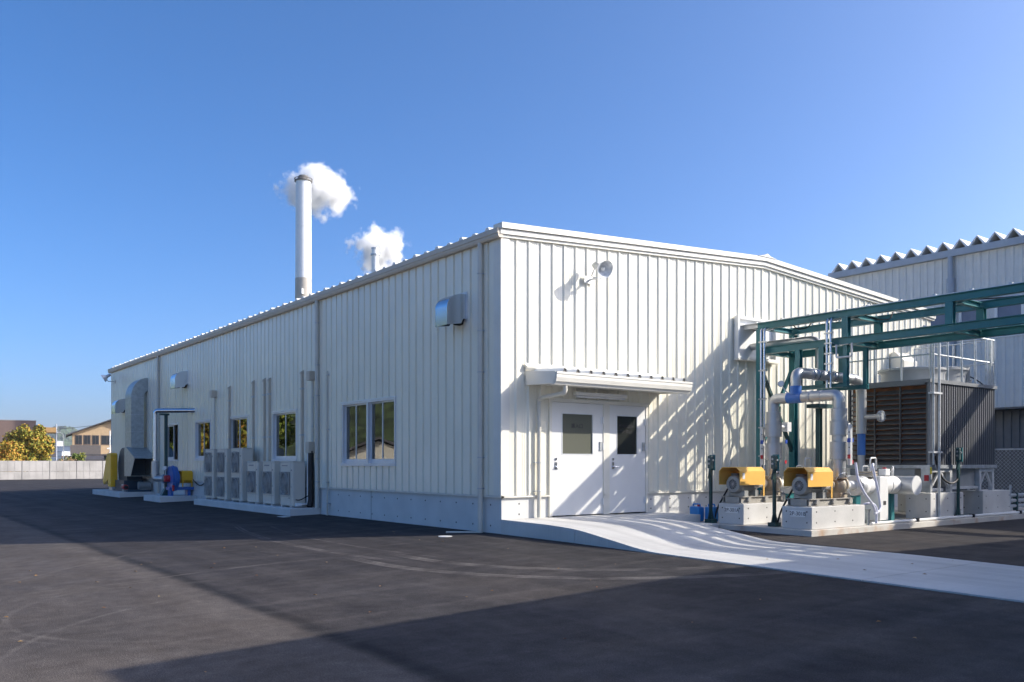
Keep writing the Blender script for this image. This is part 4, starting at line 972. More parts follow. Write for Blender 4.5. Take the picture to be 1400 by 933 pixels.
t = thing('jerrycan', 'blue plastic jerrycan standing by the wall near the landing', 'jerrycan', (4.62, -0.75, 0.10))
part('body', MB().box(4.48, 4.66, -0.95, -0.68, 0.101, 0.42), JERRY, t, 0.03)
part('handle', MB().tube(bend([(4.57, -0.72, 0.42), (4.57, -0.72, 0.47), (4.57, -0.9, 0.47), (4.57, -0.9, 0.42)], 0.03, 4), 0.018, 8), JERRY, t)
part('cap', MB().cyl((4.55, -0.88, 0.42), (4.55, -0.88, 0.455), 0.03, n=12), REDP, t)
t = thing('jerrycan', 'second blue jerrycan half hidden behind the green switch post', 'jerrycan', (4.62, -1.1, 0.10))
part('body', MB().box(4.62, 4.8, -1.22, -0.98, 0.101, 0.42), JERRY, t, 0.03)
part('handle', MB().tube(bend([(4.71, -1.02, 0.42), (4.71, -1.02, 0.47), (4.71, -1.18, 0.47), (4.71, -1.18, 0.42)], 0.03, 4), 0.018, 8), JERRY, t)

# ------------------------------------------------------------------ pipe rack
PR = thing('pipe_rack', 'teal steel pipe rack truss running out from the gable over the yard', 'pipe rack', (7.55, -0.6, 0.1))
RX0, RX1, YE = 7.0, 8.25, -12.1
RY = [-0.62, -2.80, -5.0, -7.2, -9.4, -11.6]
for x in (RX0, RX1):
    part('beam', MB().hbeam((x, -0.54, 4.50), (x, YE, 4.50), 0.13, 0.15), TEAL, PR)
    part('beam', MB().hbeam((x, -0.54, 3.93), (x, YE, 3.93), 0.13, 0.16), TEAL, PR)
    for i, y in enumerate(RY):
        if i == 0:
            part('post', MB().hbeam((x, y, 0.115), (x, y, 4.42), 0.15, 0.15, 0.014, up=(1, 0, 0)), TEAL, PR)
            part('base_plate', MB().box(x-0.14, x+0.14, y-0.14, y+0.14, 0.101, 0.115), TEAL, PR)
        elif i == 5:
            part('post', MB().hbeam((x, y, -0.2), (x, y, 4.42), 0.15, 0.15, 0.014, up=(1, 0, 0)), TEAL, PR)
        else:
            part('vertical', MB().hbeam((x, y, 4.012), (x, y, 4.422), 0.15, 0.12, 0.012, up=(1, 0, 0)), TEAL, PR)
for y in RY:
    part('cross_beam', MB().hbeam((RX0+0.07, y, 4.485), (RX1-0.07, y, 4.485), 0.12, 0.11), TEAL, PR)
    part('cross_beam', MB().hbeam((RX0+0.07, y, 3.92), (RX1-0.07, y, 3.92), 0.12, 0.11), TEAL, PR)
part('brace', MB().bar((RX0, -0.62, 3.55), (RX1, -0.62, 1.55), 0.07, 0.07), TEALD, PR)
part('brace', MB().bar((RX0, -0.56, 1.55), (RX1, -0.56, 3.55), 0.07, 0.07), TEAL, PR)
part('gusset', MB().box(7.5, 7.75, -0.63, -0.55, 2.42, 2.68), TEALD, PR)
# hanger frames
for x in (7.0, 7.75):
    part('hanger', MB().hbeam((x, -2.24, 3.05), (x, -2.24, 3.85), 0.12, 0.14, 0.012, up=(1, 0, 0)), TEAL, PR)
    part('hanger', MB().hbeam((x, -2.80, 2.94), (x, -2.80, 3.85), 0.09, 0.09, 0.012, up=(1, 0, 0)), TEAL, PR)
    part('hanger_bar', MB().hbeam((x, -1.60, 3.0), (x, -2.86, 3.0), 0.09, 0.09), TEAL, PR)
    part('hanger', MB().hbeam((x, -1.64, 3.05), (x, -1.64, 3.85), 0.12, 0.12, 0.012, up=(1, 0, 0)), TEAL, PR)
part('pipe_stand', MB().hbeam((6.5, -2.48, 0.115), (6.5, -2.48, 2.49), 0.10, 0.10, 0.01, up=(1, 0, 0)).box(6.38, 6.62, -2.6, -2.36, 0.101, 0.115), TEALD, PR)
# small U rails hung on the side
part('guide_rail', MB().tube(bend([(6.92, -2.62, 3.86), (6.92, -2.62, 3.58), (6.92, -2.98, 3.58), (6.92, -2.98, 3.86)], 0.05, 4), 0.022, 8), GALVL, PR)
part('anchor_bolt', MB().box(6.9, 7.1, -2.9, -2.7, 3.84, 3.85), GALV, PR)

CT = thing('cable_tray', 'galvanised cable tray with pale lid lying along the top of the pipe rack', 'cable tray', (7.6, -0.3, 4.58))
for x in (7.10, 7.50): part('side_rail', MB().box(x-0.012, x+0.012, YE, -0.02, 4.50, 4.585), GALVL, CT)
me = mesh_of('rung', MB().box(7.113, 7.487, -0.02, 0.02, 4.51, 4.535), mat=GALV)
for k in range(40): inst('rung', me, CT, Vector((0, -0.25-0.3*k, 0))-wl(CT))
lid_n = 6; prev = -0.02
for k in range(lid_n):
    y1 = -0.02-(k+1)*2.0; part('lid', MB().box(6.97, 7.52, prev-0.004, y1, 4.585, 4.598), GALVL, CT); prev = y1
me = mesh_of('clip', MB().box(-0.03, 0.03, -0.03, 0.03, 0, 0.025), mat=GALV)
for k in range(17): inst('clip', me, CT, Vector((7.0, -0.5-0.7*k, 4.598))-wl(CT))
for x in (7.16, 7.21, 7.27, 7.33, 7.40, 7.45): part('cable', MB().cyl((x, -0.02, 4.553), (x, YE, 4.553), 0.02, n=8), BLACK, CT)
part('cable_loop', MB().tube(bend([(7.05, -1.4, 4.52), (7.05, -1.55, 4.32), (7.25, -1.7, 4.36), (7.3, -1.8, 4.52)], 0.12, 5), 0.012, 6), BLACK, CT)
part('cable_loop', MB().tube(bend([(7.1, -3.0, 4.52), (7.3, -3.3, 4.34), (7.5, -3.5, 4.33), (7.6, -3.5, 4.5)], 0.12, 5), 0.012, 6), BLACK, CT)
# lower tray
t = thing('cable_tray', 'lower galvanised cable tray sitting on the bottom beams of the pipe rack', 'cable tray', (7.85, -0.3, 4.02))
for x in (7.93, 8.12): part('side_rail', MB().box(x-0.01, x+0.01, YE, -0.02, 4.012, 4.08), GALVL, t)
part('base_sheet', MB().box(7.941, 8.109, YE, -0.02, 4.013, 4.02), GALVL, t)
part('cable', MB().cyl((7.97, -0.02, 4.045), (7.97, YE, 4.045), 0.02, n=8).cyl((8.04, -0.02, 4.045), (8.04, YE, 4.045), 0.02, n=8), BLACK, t)
t = thing('overhead_pipe', 'silver insulated pipe leaving the wall box and bending down to the manifold', 'pipe', (7.38, -1, 4.1))
part('pipe', MB().tube(bend([(7.40, -0.01, 4.12), (7.40, -1.90, 4.12), (7.40, -1.90, 3.22), (7.40, -2.29, 3.22)], 0.30, 10), 0.085, 18), CLAD, t)
# wall box
t = thing('wall_collar', 'pale box collar on the gable where the rack pipes enter the wall', 'wall box', (7.5, -0.05, 4.3))
mb = MB().box(6.77, 6.83, -0.16, -0.042, 3.80, 4.80).box(8.20, 8.26, -0.16, -0.042, 3.80, 4.80).box(6.83, 8.20, -0.16, -0.042, 4.74, 4.80).box(6.83, 8.20, -0.16, -0.042, 3.80, 3.86)
part('collar', mb, WHITEP, t)
part('backing', MB().box(6.83, 8.20, -0.06, -0.043, 3.86, 4.74), WHITEP, t)
part('ledge', MB().box(6.74, 8.29, -0.2, -0.042, 3.76, 3.795), TRIM, t)
# conduits down the posts
def conduit(label, x, y, dx, z1, z0, dy=-0.11):
    t = thing('conduit', label, 'conduit', (x, y, z0), 'galvanised conduits hanging from the rack')
    for k in (0, 1):
        part('conduit_pipe', MB().tube(bend([(x+0.35, y-k*0.09, z1+0.02), (x, y-k*0.09, z1+0.02), (x, y-k*0.09, z0)], 0.12, 6), 0.028, 10), STAIN, t)
    mb = MB()
    for k in range(5):
        z = z0+0.3+(z1-z0-0.6)*k/4; part('clamp', MB().box(x-0.035, x+0.035, y-0.14, y+0.05, z-0.015, z+0.015), GALV, t)
conduit('pair of shiny conduits beside the rack post nearest the wall', 6.88, -0.72, 0.3, 4.42, 1.2)
conduit('pair of shiny conduits dropping from the rack truss above the pumps', 6.88, -2.42, 0.3, 4.42, 2.95)

# ------------------------------------------------------------------ cooling tower
TX0, TX1, TY0, TY1, TZ0, TZ1 = 9.15, 12.25, -3.48, -1.5, 1.27, 3.18
T = thing('cooling_tower', 'dark grey louvred cooling tower on pale steel legs with railing on top', 'cooling tower', (10.7, -2.5, 0.68))
part('core', MB().box(TX0+0.14, TX1-0.04, TY0+0.06, TY1-0.06, TZ0+0.05, TZ1-0.05), RUSTF, T)
# corrugated end face
mb = MB(); pts = []; n = 27; pw = (TX1-TX0-0.30)/n
for i in range(n):
    xa = TX0+0.26+i*pw; pts += [(xa, TY0), (xa+pw*0.45, TY0), (xa+pw*0.55, TY0+0.035), (xa+pw*0.92, TY0+0.035)]
pts.append((TX1-0.04, TY0))
mb.sheet(pts, 'z', TZ0+0.03, TZ1-0.06)
part('casing_panel', mb, GREYD, T, recalc=False)
part('casing_back', MB().box(TX0+0.2, TX1, TY1-0.05, TY1, TZ0, TZ1).box(TX1-0.035, TX1, TY0+0.01, TY1-0.05, TZ0, TZ1), GREYD, T)
part('corner_post', MB().box(TX0, TX0+0.22, TY0-0.012, TY0+0.05, TZ0, TZ1-0.03), M('post_grey', (0.27, 0.28, 0.29), 0.5, 0.2), T)
part('corner_post', MB().box(TX0, TX0+0.06, TY1-0.06, TY1, TZ0, TZ1-0.03), GREYD, T)
part('top_frame', MB().box(TX0-0.05, TX1+0.03, TY0-0.04, TY0+0.08, TZ1-0.06, TZ1+0.02).box(TX0-0.05, TX0+0.10, TY0+0.081, TY1, TZ1-0.10, TZ1+0.02), M('frame_grey', (0.20, 0.21, 0.22), 0.5, 0.2), T)
part('deck', MB().box(TX0+0.10, TX1+0.02, TY0+0.08, TY1, TZ1-0.03, TZ1+0.0), FRP, T)
part('bottom_frame', MB().box(TX0-0.03, TX1+0.03, TY0-0.03, TY1+0.03, TZ0-0.05, TZ0+0.029), GALV, T)
# louvre slats, each a part
ns = 15; dz = (TZ1-TZ0-0.2)/ns
me = mesh_of('louvre_slat', MB().prism([(-0.05, -0.02), (-0.044, -0.03), (0.075, 0.055), (0.07, 0.065)], 'y', 0, (TY1-TY0-0.15)/3-0.03), mat=LOUV)
for j in range(3):
    ya = TY0+0.06+j*(TY1-TY0-0.12)/3
    for i in range(ns): inst('louvre_slat', me, T, Vector((TX0+0.05, ya+0.02, TZ0+0.07+i*dz))-wl(T))
    part('louvre_post', MB().box(TX0-0.01, TX0+0.03, ya-0.012, ya+0.012, TZ0+0.03, TZ1-0.1), M('louvre_post_grey', (0.13, 0.125, 0.12), 0.5), T)
# basin, hopper, legs
part('basin', MB().box(TX0+0.02, TX1-0.9, TY0+0.35, TY1-0.05, 0.98, TZ0-0.06), M('basin_grey', (0.36, 0.37, 0.37), 0.5, 0.2), T)
part('hopper', MB().prism([(10.25, 0.80), (11.45, 0.80), (11.75, TZ0-0.06), (10.2, TZ0-0.06)], 'y', TY0+0.12, TY1-0.3), M('basin_grey', (0.36, 0.37, 0.37)), T)
def leg_frame(x0, x1):
    y = TY0+0.07; z0, z1 = 0.685, TZ0-0.055
    for x in (x0, x1): part('leg', MB().box(x-0.05, x+0.05, y-0.05, y+0.05, z0, z1), GALVL, T)
    m = (x0+x1)/2
    for xa, xb in ((x0, m), (x1, m)): part('leg_brace', MB().bar((xa, y-0.01, z0+0.05), (xb, y-0.01, z1-0.04), 0.045), GALVL, T)
    part('leg_beam', MB().box(x0+0.051, x1-0.051, y-0.045, y+0.045, z1-0.08, z1), GALVL, T)
leg_frame(9.25, 10.15); leg_frame(11.55, 12.2)
part('tie_beam', MB().box(10.2, 11.5, TY0+0.05, TY0+0.12, 0.74, 0.80), GALVL, T)
part('pump_body', MB().cyl((9.7, -2.8, 0.88), (9.7, -2.3, 0.88), 0.16, n=18), BLACK, T)
part('control_plate', MB().box(8.93, 8.99, TY0-0.12, TY0+0.08, 0.70, 1.27), GALV, T)
part('warning_sign', MB().box(8.915, 8.929, TY0-0.10, TY0+0.0, 0.95, 1.08), REDP, T)
part('warning_sign', MB().box(8.94, 8.985, TY0-0.135, TY0-0.121, 1.10, 1.25), M('yellow_sign', (0.75, 0.62, 0.03), 0.5), T)
# fan stacks
for x, y, r_, h_ in ((10.15, -2.55, 0.72, 0.30), (11.35, -2.45, 0.72, 0.38)):
    f = part('fan_stack', MB().lathe([(r_*0.96, 0.0), (r_*0.96, h_*0.75), (r_*1.03, h_), (r_*1.06, h_), (r_*1.06, h_+0.05), (r_*0.9, h_+0.05), (r_*0.88, 0.05)], (x, y, TZ1), (0, 0, 1), 36), FRP, T, recalc=False)
    mb = MB()
    for k in range(6):
        a = 2*math.pi*k/6; d = Vector((math.cos(a), math.sin(a), 0)); q = Vector((-d.y, d.x, 0))*0.12
        c0 = Vector((x, y, TZ1+h_*0.6)); mb.add([c0+d*0.15-q*0.6+Vector((0, 0, -.03)), c0+d*r_*0.85-q+Vector((0, 0, -.02)), c0+d*r_*0.85+q+Vector((0, 0, .03)), c0+d*0.15+q*0.6+Vector((0, 0, .05))], [(0, 1, 2, 3)])
    mb.cyl((x, y, TZ1+h_*0.4), (x, y, TZ1+h_*0.9), 0.15, n=16)
    part('fan', mb, GALV, f)
    mb = MB()
    for rr in (0.3, 0.5, 0.7, 0.9): mb.torus((x, y, TZ1+h_+0.06), (0, 0, 1), r_*rr, 0.008, 30, 4)
    for k in range(6):
        a = math.pi*k/6; d = Vector((math.cos(a), math.sin(a), 0))*r_; mb.bar(Vector((x, y, TZ1+h_+0.065))-d, Vector((x, y, TZ1+h_+0.065))+d, 0.014)
    part('fan_guard', mb, GALV, f)
part('fan_motor', MB().cyl((11.95, -2.9, TZ1+0.18), (11.95, -2.9, TZ1+0.50), 0.12, n=18).box(11.85, 12.1, -3.0, -2.8, TZ1+0.02, TZ1+0.2), GREYM, T)
# railing
rz0, rz1 = TZ1+0.02, TZ1+1.12
px_ = [(9.2, TY0), (9.95, TY0), (10.6, TY0), (11.25, TY0), (11.8, TY0), (12.2, TY0), (9.2, -2.8), (9.2, -2.15), (9.2, TY1), (12.2, -2.5), (12.2, TY1)]
for x, y in px_: part('railing_post', MB().cyl((x, y, rz0), (x, y, rz1), 0.022, n=10), GALV, T)
for z in (rz0+0.55, rz1):
    part('railing_rail', MB().tube([(9.2, TY1, z), (9.2, TY0, z), (12.2, TY0, z), (12.2, TY1, z)], 0.018, 8), GALV, T)
part('ladder_cage', MB().box(11.98, 12.06, TY0-0.03, TY0+0.03, rz0, rz1), GALV, T)
part('roof_cable', MB().tube(bend([(12.0, -2.95, TZ1+0.3), (12.1, -3.1, TZ1+0.2), (12.15, -3.3, TZ1+0.02)], 0.06, 5), 0.015, 6), BLACK, T)
for lab, x0, x1, y0, y1 in (('front concrete plinth under the tower corner nearest the end cap', 9.02, 10.5, -3.57, -3.0), ('front concrete plinth under the far right corner of the tower', 11.55, 12.95, -3.52, -2.98),
                            ('rear concrete plinth in shade behind the near tower plinth', 9.05, 10.5, -1.9, -1.4), ('rear concrete plinth in shade at the back right of the tower', 11.55, 12.9, -1.9, -1.4)):
    plinth(lab, x0, x1, y0, y1, 0.68, CONC if 'rear' in lab else CONCL, 'cooling tower plinths')
t = thing('conduit', 'tall grey conduit clamped to the near corner of the cooling tower', 'conduit', (9.3, -3.62, 0.1))
part('conduit_pipe', MB().cyl((9.33, -3.60, 0.101), (9.33, -3.60, 4.25), 0.03, n=12), GALVL, t)
part('conduit_pipe', MB().cyl((9.12, -3.58, 1.3), (9.12, -3.58, 4.25), 0.022, n=10), GALV, t)
part('clamp', MB().box(9.05, 9.42, -3.63, -3.50, 2.86, 2.90).box(9.05, 9.42, -3.63, -3.50, 1.56, 1.60), GALVL, t)
t = thing('power_cable', 'black cable hanging in a loop from the switch post to the tower', 'cable', (10, -3.6, 1.2))
part('cable', MB().tube(bend([(9.3, -3.52, 1.5), (9.4, -3.6, 1.0), (9.9, -3.62, 0.85), (10.25, -3.62, 1.05), (10.2, -3.6, 1.4)], 0.25, 6), 0.022, 8), BLACK, t)

# guard rail and mesh fence at the right edge
t = thing('guard_rail', 'low pale steel guard rail at the right edge of the yard', 'guard rail', (14.5, -2.9, 0.1))
for z in (0.22, 0.36, 0.50): part('rail', MB().cyl((13.1, -2.95, z), (16.4, -2.95, z), 0.045, n=12), SILVERP, t)
for x in (13.2, 14.6, 16.2): part('post', MB().box(x-0.04, x+0.04, -3.0, -2.9, 0.101, 0.56), TEALD, t)
t = thing('standpipe', 'thin pale standpipe beside the right tower plinth', 'pipe', (13.3, -3.3, 0.1))
part('pipe', MB().tube(bend([(13.0, -3.4, 0.14), (13.2, -3.4, 0.14), (13.25, -3.4, 0.8)], 0.1, 5), 0.03, 10), SILVERP, t)
t = thing('mesh_fence', 'dark chain link fence behind the cooling tower at right', 'fence', (16.8, -3, -0.1))
mb = MB(); fx = 17.2; fy0, fy1, fz0, fz1 = -6.5, -0.5, 0.0, 1.72
st = 0.11; k = fy0-(fz1-fz0)
while k < fy1:
    for sgn in (1, -1):
        a = (k, fz0) if sgn > 0 else (k, fz1); L_ = fz1-fz0
        y0_, y1_ = max(k, fy0), min(k+L_, fy1)
        if y1_-y0_ > 0.02:
            za = fz0+(y0_-k) if sgn > 0 else fz1-(y0_-k); zb_ = fz0+(y1_-k) if sgn > 0 else fz1-(y1_-k)
            mb.bar((fx, y0_, za), (fx, y1_, zb_), 0.007)
    k += st
mo = part('chain_link', mb, GALV, t, recalc=False); mo['kind'] = 'stuff'
for y in (-6.5, -4.5, -2.5, -0.5): part('post', MB().cyl((fx, y, 0.0), (fx, y, 1.8), 0.03, n=10), GALV, t)
part('rail', MB().cyl((fx, -6.5, 1.74), (fx, -0.5, 1.74), 0.022, n=10), GALV, t)

# ------------------------------------------------------------------ large hall on the right
HX, HY0, HY1 = 25.0, -30.0, 9.1
H = thing('factory_hall', 'large pale corrugated hall with folded plate roof behind the cooling tower', 'building', (HX, 0, 0))
HW = M('hall_white', (0.66, 0.655, 0.62), 0.5, var=0.03, streak=0.12)
HD = M('hall_dark', (0.16, 0.165, 0.17), 0.6, var=0.06, streak=0.2)
HOLE = [(-0.2+1.35*k, 0.85+1.35*k, 6.1, 7.5) for k in range(-2, 4)]
for k in range(43):
    s0, s1 = HY0+0.91*k, min(HY0+0.91*(k+1), HY1)
    if s1-s0 < 0.02: break
    hs = [h for h in HOLE if h[0] < s1 and h[1] > s0]
    part('siding_panel', siding(s0, s1, 3.45, lambda s: 9.5, hs, lambda s, d, z: (HX-0.01-d, s, z)), HW, H, recalc=False)
for h in HOLE:
    f = part('window', MB().box(HX-0.06, HX+0.06, h[0], h[0]+0.1, h[2], h[3]).box(HX-0.06, HX+0.06, h[1]-0.1, h[1], h[2], h[3]).box(HX-0.06, HX+0.06, h[0]+0.1, h[1]-0.1, h[3]-0.06, h[3]).box(HX-0.06, HX+0.06, h[0]+0.1, h[1]-0.1, h[2], h[2]+0.06), WHITEP, H)
    part('pane', MB().box(HX-0.01, HX, h[0]+0.1, h[1]-0.1, h[2]+0.06, h[3]-0.06), M('slate_panel', (0.17, 0.20, 0.27), 0.45), f)
part('lower_wall', MB().box(HX+0.9, HX+1.0, HY0, HY1, -0.3, 3.45).box(HX+0.02, HX+0.9, HY0, HY1, 3.38, 3.44), HD, H)
mb = MB()
k = HY0+0.2
while k < HY1: mb.box(HX+0.86, HX+0.9, k, k+0.12, 0.0, 3.37); k += 0.3
part('wall_rib', mb, HD, H)
part('rear_wall', MB().box(HX, HX+18, HY1-0.1, HY1-0.02, -0.2, 9.4).box(HX+18, HX+18.1, HY0, HY1, -0.2, 9.4).box(HX, HX+18, HY0, HY0+0.1, -0.2, 9.4), HW, H)
part('gutter', MB().box(HX-0.25, HX+0.02, HY0, HY1+0.1, 9.48, 9.74), M('hall_gutter', (0.36, 0.40, 0.45), 0.5), H)
me_mb = MB(); n = 60; pw = 0.66
zig = [];
me = mesh_of('roof_fold', MB().prism([(0, 0), (pw/2, 0.36), (pw, 0), (pw*0.85, -0.02), (pw/2, 0.30), (pw*0.15, -0.02)], 'x', 0, 18.3), mat=ROOFM, recalc=True)
for k in range(58): inst('roof_fold', me, H, (-0.22, HY1-0.05-pw*(k+1), 9.76))
part('fold_closure', MB().box(HX-0.02, HX+0.0, HY0+0.5, HY1-0.2, 9.742, 9.80), M('closure_grey', (0.12, 0.11, 0.11), 0.6), H)
part('downpipe', MB().cyl((HX-0.16, 3.83, 9.5), (HX-0.16, 3.83, 8.6), 0.10, n=14).cyl((HX-0.16, 3.83, 8.62), (HX-0.16, 3.83, 3.4), 0.15, n=14), M('hall_gutter', (0.36, 0.40, 0.45)), H)
t = thing('tall_hall', 'taller pale hall block adjoining the corrugated hall outside the right edge', 'building', (HX, -18, 0))
part('wall', MB().box(HX-0.05, HX+18.2, -31, -2.6, -0.3, 11.7), HW, t)
part('parapet', MB().box(HX-0.15, HX+18.3, -31.1, -2.5, 11.702, 11.85), ROOFM, t)
t = thing('overhead_duct', 'overhead duct bridging from the opposite building outside the right edge', 'duct', (15.7, -9, 5.9))
part('duct_section', MB().box(15.5, 15.85, -12.1, -4.9, 5.95, 6.25), GALV, t)
part('bracket', MB().box(15.45, 15.9, -12.15, -11.9, 5.75, 5.95), TEAL, t)
t = thing('overhead_cable', 'black overhead cable slung between the hall and the cream building', 'cable', (20, 4, 7.2))
pts = []
for k in range(13):
    a = k/12; pts.append((15.9+(HX-0.3-15.9)*a, 4.2-0.6*a, 6.35+1.45*a-0.55*math.sin(math.pi*a)*0.5))
part('cable', MB().tube(pts, 0.025, 6), BLACK, t)
pts = [(HX-0.3, 3.6-0.5*k, 7.75-0.25*math.sin(math.pi*k/12)) for k in range(13)]
part('cable', MB().tube(pts, 0.03, 6), BLACK, t)
part('insulator', MB().box(HX-0.45, HX-0.2, 3.5, 3.7, 7.4, 7.9), GALV, t)

# ------------------------------------------------------------------ opposite building (outside the frame; its roof shades the yard)
OX0, OX1, OY, OH, OR = -0.15, 15.75, -12.2, 5.75, 0.47
O = thing('opposite_building', 'cream steel building with low gable roof on the other side of the yard', 'building', (0, OY, 0))
part('end_wall', MB().prism([(OX0+0.15, -0.4), (OX1-0.15, -0.4), (OX1-0.15, OH), ((OX0+OX1)/2, OH+OR), (OX0+0.15, OH)], 'y', OY-0.2, OY-0.05), WALL, O)
part('side_wall', MB().box(OX0+0.15, OX0+0.2, OY-30, OY-0.2, -0.4, OH-0.1).box(OX1-0.2, OX1-0.15, OY-30, OY-0.2, -0.4, OH-0.1), WALL, O)
part('roof', MB().prism([(OX0, OH), ((OX0+OX1)/2, OH+OR), (OX1, OH), (OX1, OH-0.15), ((OX0+OX1)/2, OH+OR-0.15), (OX0, OH-0.15)], 'y', OY-30.2, OY), ROOFM, O)

# ------------------------------------------------------------------ manhole, leaves
t = tag(part('manhole_cover', MB().cyl((-0.99, 0.42, gz(-0.99, 0)-0.03), (-0.99, 0.42, gz(-0.99, 0)+0.008), 0.13, n=28), M('cover_white', (0.70, 0.70, 0.68), 0.5), None), 'small round white cover set in asphalt near the corner downpipe', 'cover')
t = tag(part('drain_cover', MB().box(-1.15, -0.95, 7.7, 8.1, gz(-1, 7)-0.02, gz(-1, 7)+0.008), CONCL, None), 'flat grey drain cover lying in front of the long pad', 'cover')
mb = MB(); random.seed(11)
for k in range(90):
    if k < 78: x = random.uniform(-13, -1.2); y = random.uniform(-10, 2)
    else: x = random.uniform(-0.1, 2.6); y = random.uniform(-9.5, -5)
    z = (ramp_z(y) if x > xl(y) else gz(x, y))+0.012; a = random.uniform(0, 6.28); s = random.uniform(0.015, 0.034)
    d = Vector((math.cos(a), math.sin(a), 0)); q = Vector((-d.y, d.x, 0)); c = Vector((x, y, z))
    mb.add([c-d*s, c+q*s*0.5+Vector((0, 0, s*0.3)), c+d*s, c-q*s*0.5+Vector((0, 0, s*0.15))], [(0, 1, 2, 3)])
o = part('fallen_leaves', mb, M('dry_leaf', (0.3, 0.17, 0.07), 0.8, island=[(0.30, 0.14, 0.04), (0.42, 0.30, 0.14), (0.22, 0.08, 0.03), (0.45, 0.36, 0.22)]), None, recalc=False)
tag(o, 'dry leaves scattered over the asphalt', 'leaves', kind='stuff')

# ------------------------------------------------------------------ boundary wall at left
FW = thing('boundary_wall', 'pale concrete panel wall along the far end of the yard', 'wall', (0, 66.5, -0.3))
SM = {}
random.seed(3)
def fpanel(z0, z1):
    mb = MB(); x = 0.02
    mb.box(0.02, 1.98, -0.03, 0.05, z0, z1)
    for k in range(4): mb.box(0.05+k*0.485, 0.05+k*0.485+0.45, -0.042, -0.029, z0+0.02, z1-0.02)
    return mesh_of('wall_panel', mb, mat=CONCF)
mlo, mhi = fpanel(0, 0.93), fpanel(0.945, 1.80)
for k in range(26):
    for me in (mlo, mhi): inst('wall_panel', me, FW, (-31.5+2.0*k+0.55, random.uniform(-0.004, 0.004), 0))
    part('post', MB().box(-31.5+2*k+0.55-0.02, -31.5+2*k+0.55+0.02, 66.49, 66.6, -0.3, 1.5), M('post_dark', (0.2, 0.2, 0.19), 0.8), FW)

# ------------------------------------------------------------------ trees
def leaf_cloud(c, rad, n, size, seed, lobes=14, flat=0.8, zmin=-9):
    rnd = random.Random(seed); mb = MB(); c = Vector(c); L_ = []
    for k in range(lobes):
        while True:
            p = Vector((rnd.uniform(-1, 1), rnd.uniform(-1, 1), rnd.uniform(-1, 1)))
            if p.length < 1: break
        s_ = rnd.uniform(0.25, 0.5)
        L_.append((Vector((p.x*rad[0], p.y*rad[1], p.z*rad[2]))*0.78, s_))
    for k in range(n):
        lc, s_ = L_[int(rnd.random()**1.1*lobes) % lobes]
        d = Vector((rnd.gauss(0, 1), rnd.gauss(0, 1), rnd.gauss(0, 1))).normalized()*(rnd.random()**0.45)
        p = lc+Vector((d.x*rad[0], d.y*rad[1], d.z*rad[2]))*s_
        P = c+p
        if P.z < zmin: continue
        nrm = (d+Vector((rnd.gauss(0, .6), rnd.gauss(0, .6), rnd.gauss(0.2, .6)))).normalized()
        u = nrm.orthogonal().normalized(); u.rotate(Matrix.Rotation(rnd.uniform(0, 6.28), 3, nrm)); v = nrm.cross(u); s = size*rnd.uniform(0.6, 1.4)
        mb.add([P-u*s, P-v*s*0.55, P+u*s, P+v*s*0.55], [(0, 1, 2, 3)])
    return mb, L_
def tree(label, base, height, rad, n, size, mat, seed, name='tree', group=None, trunk_r=0.16, lobes=14):
    t = thing(name, label, 'tree' if 'tree' in name else 'shrub', base, group)
    b = Vector(base); cc = b+Vector((0, 0, height-rad[2]))
    mb, L_ = leaf_cloud(cc, rad, n, size, seed, lobes, zmin=b.z)
    tm = MB(); top = cc+Vector((0, 0, rad[2]*0.3)); tm.cyl(b, b+(top-b)*0.5, trunk_r, trunk_r*0.7, n=9); tm.cyl(b+(top-b)*0.5, top, trunk_r*0.7, trunk_r*0.3, n=8)
    rnd = random.Random(seed+1)
    for lc, s_ in L_[:8]: tm.cyl(b+(top-b)*rnd.uniform(0.3, 0.7), cc+lc, trunk_r*0.35, trunk_r*0.1, n=6)
    part('trunk', tm, M('bark', (0.10, 0.075, 0.055), 0.9, var=0.2), t)
    part('crown', mb, mat, t, recalc=False)
    return t
AUT = M('autumn_leaf', (0.3, 0.2, 0.05), 0.7, island=[(0.084, 0.14, 0.028), (0.336, 0.294, 0.042), (0.168, 0.196, 0.035), (0.476, 0.252, 0.042), (0.308, 0.308, 0.042), (0.392, 0.182, 0.042)])
AUTO = M('orange_leaf', (0.3, 0.2, 0.05), 0.7, island=[(0.168, 0.182, 0.035), (0.504, 0.308, 0.042), (0.588, 0.252, 0.056), (0.336, 0.28, 0.042), (0.532, 0.378, 0.07)])
AUT2 = M('green_gold_leaf', (0.2, 0.2, 0.05), 0.7, island=[(0.10, 0.16, 0.03), (0.22, 0.27, 0.04), (0.15, 0.21, 0.035), (0.36, 0.36, 0.05)])
PINK = M('pinkish_leaf', (0.4, 0.2, 0.12), 0.7, island=[(0.38, 0.20, 0.13), (0.14, 0.17, 0.04), (0.42, 0.26, 0.16)])
LIME = M('lime_leaf', (0.3, 0.3, 0.04), 0.7, island=[(0.30, 0.30, 0.03), (0.18, 0.22, 0.03), (0.36, 0.33, 0.05)])
GRN = M('green_leaf', (0.08, 0.12, 0.03), 0.7, island=[(0.05, 0.09, 0.02), (0.10, 0.14, 0.03), (0.14, 0.17, 0.04)])
tree('big autumn tree turning yellow and orange behind the boundary wall', (4.6, 88.5, -0.5), 6.5, (2.5, 2.2, 3.0), 15000, 0.13, AUT, 21, lobes=26)
tree('orange leaved tree at the left edge behind the boundary wall', (2.3, 88.2, -0.5), 4.3, (2.6, 2.0, 2.2), 11000, 0.13, AUTO, 22, lobes=22)
tree('small pinkish shrub right of the big autumn tree', (5.6, 74.5, -0.5), 3.1, (1.0, 0.8, 1.4), 1800, 0.09, PINK, 23, 'shrub')
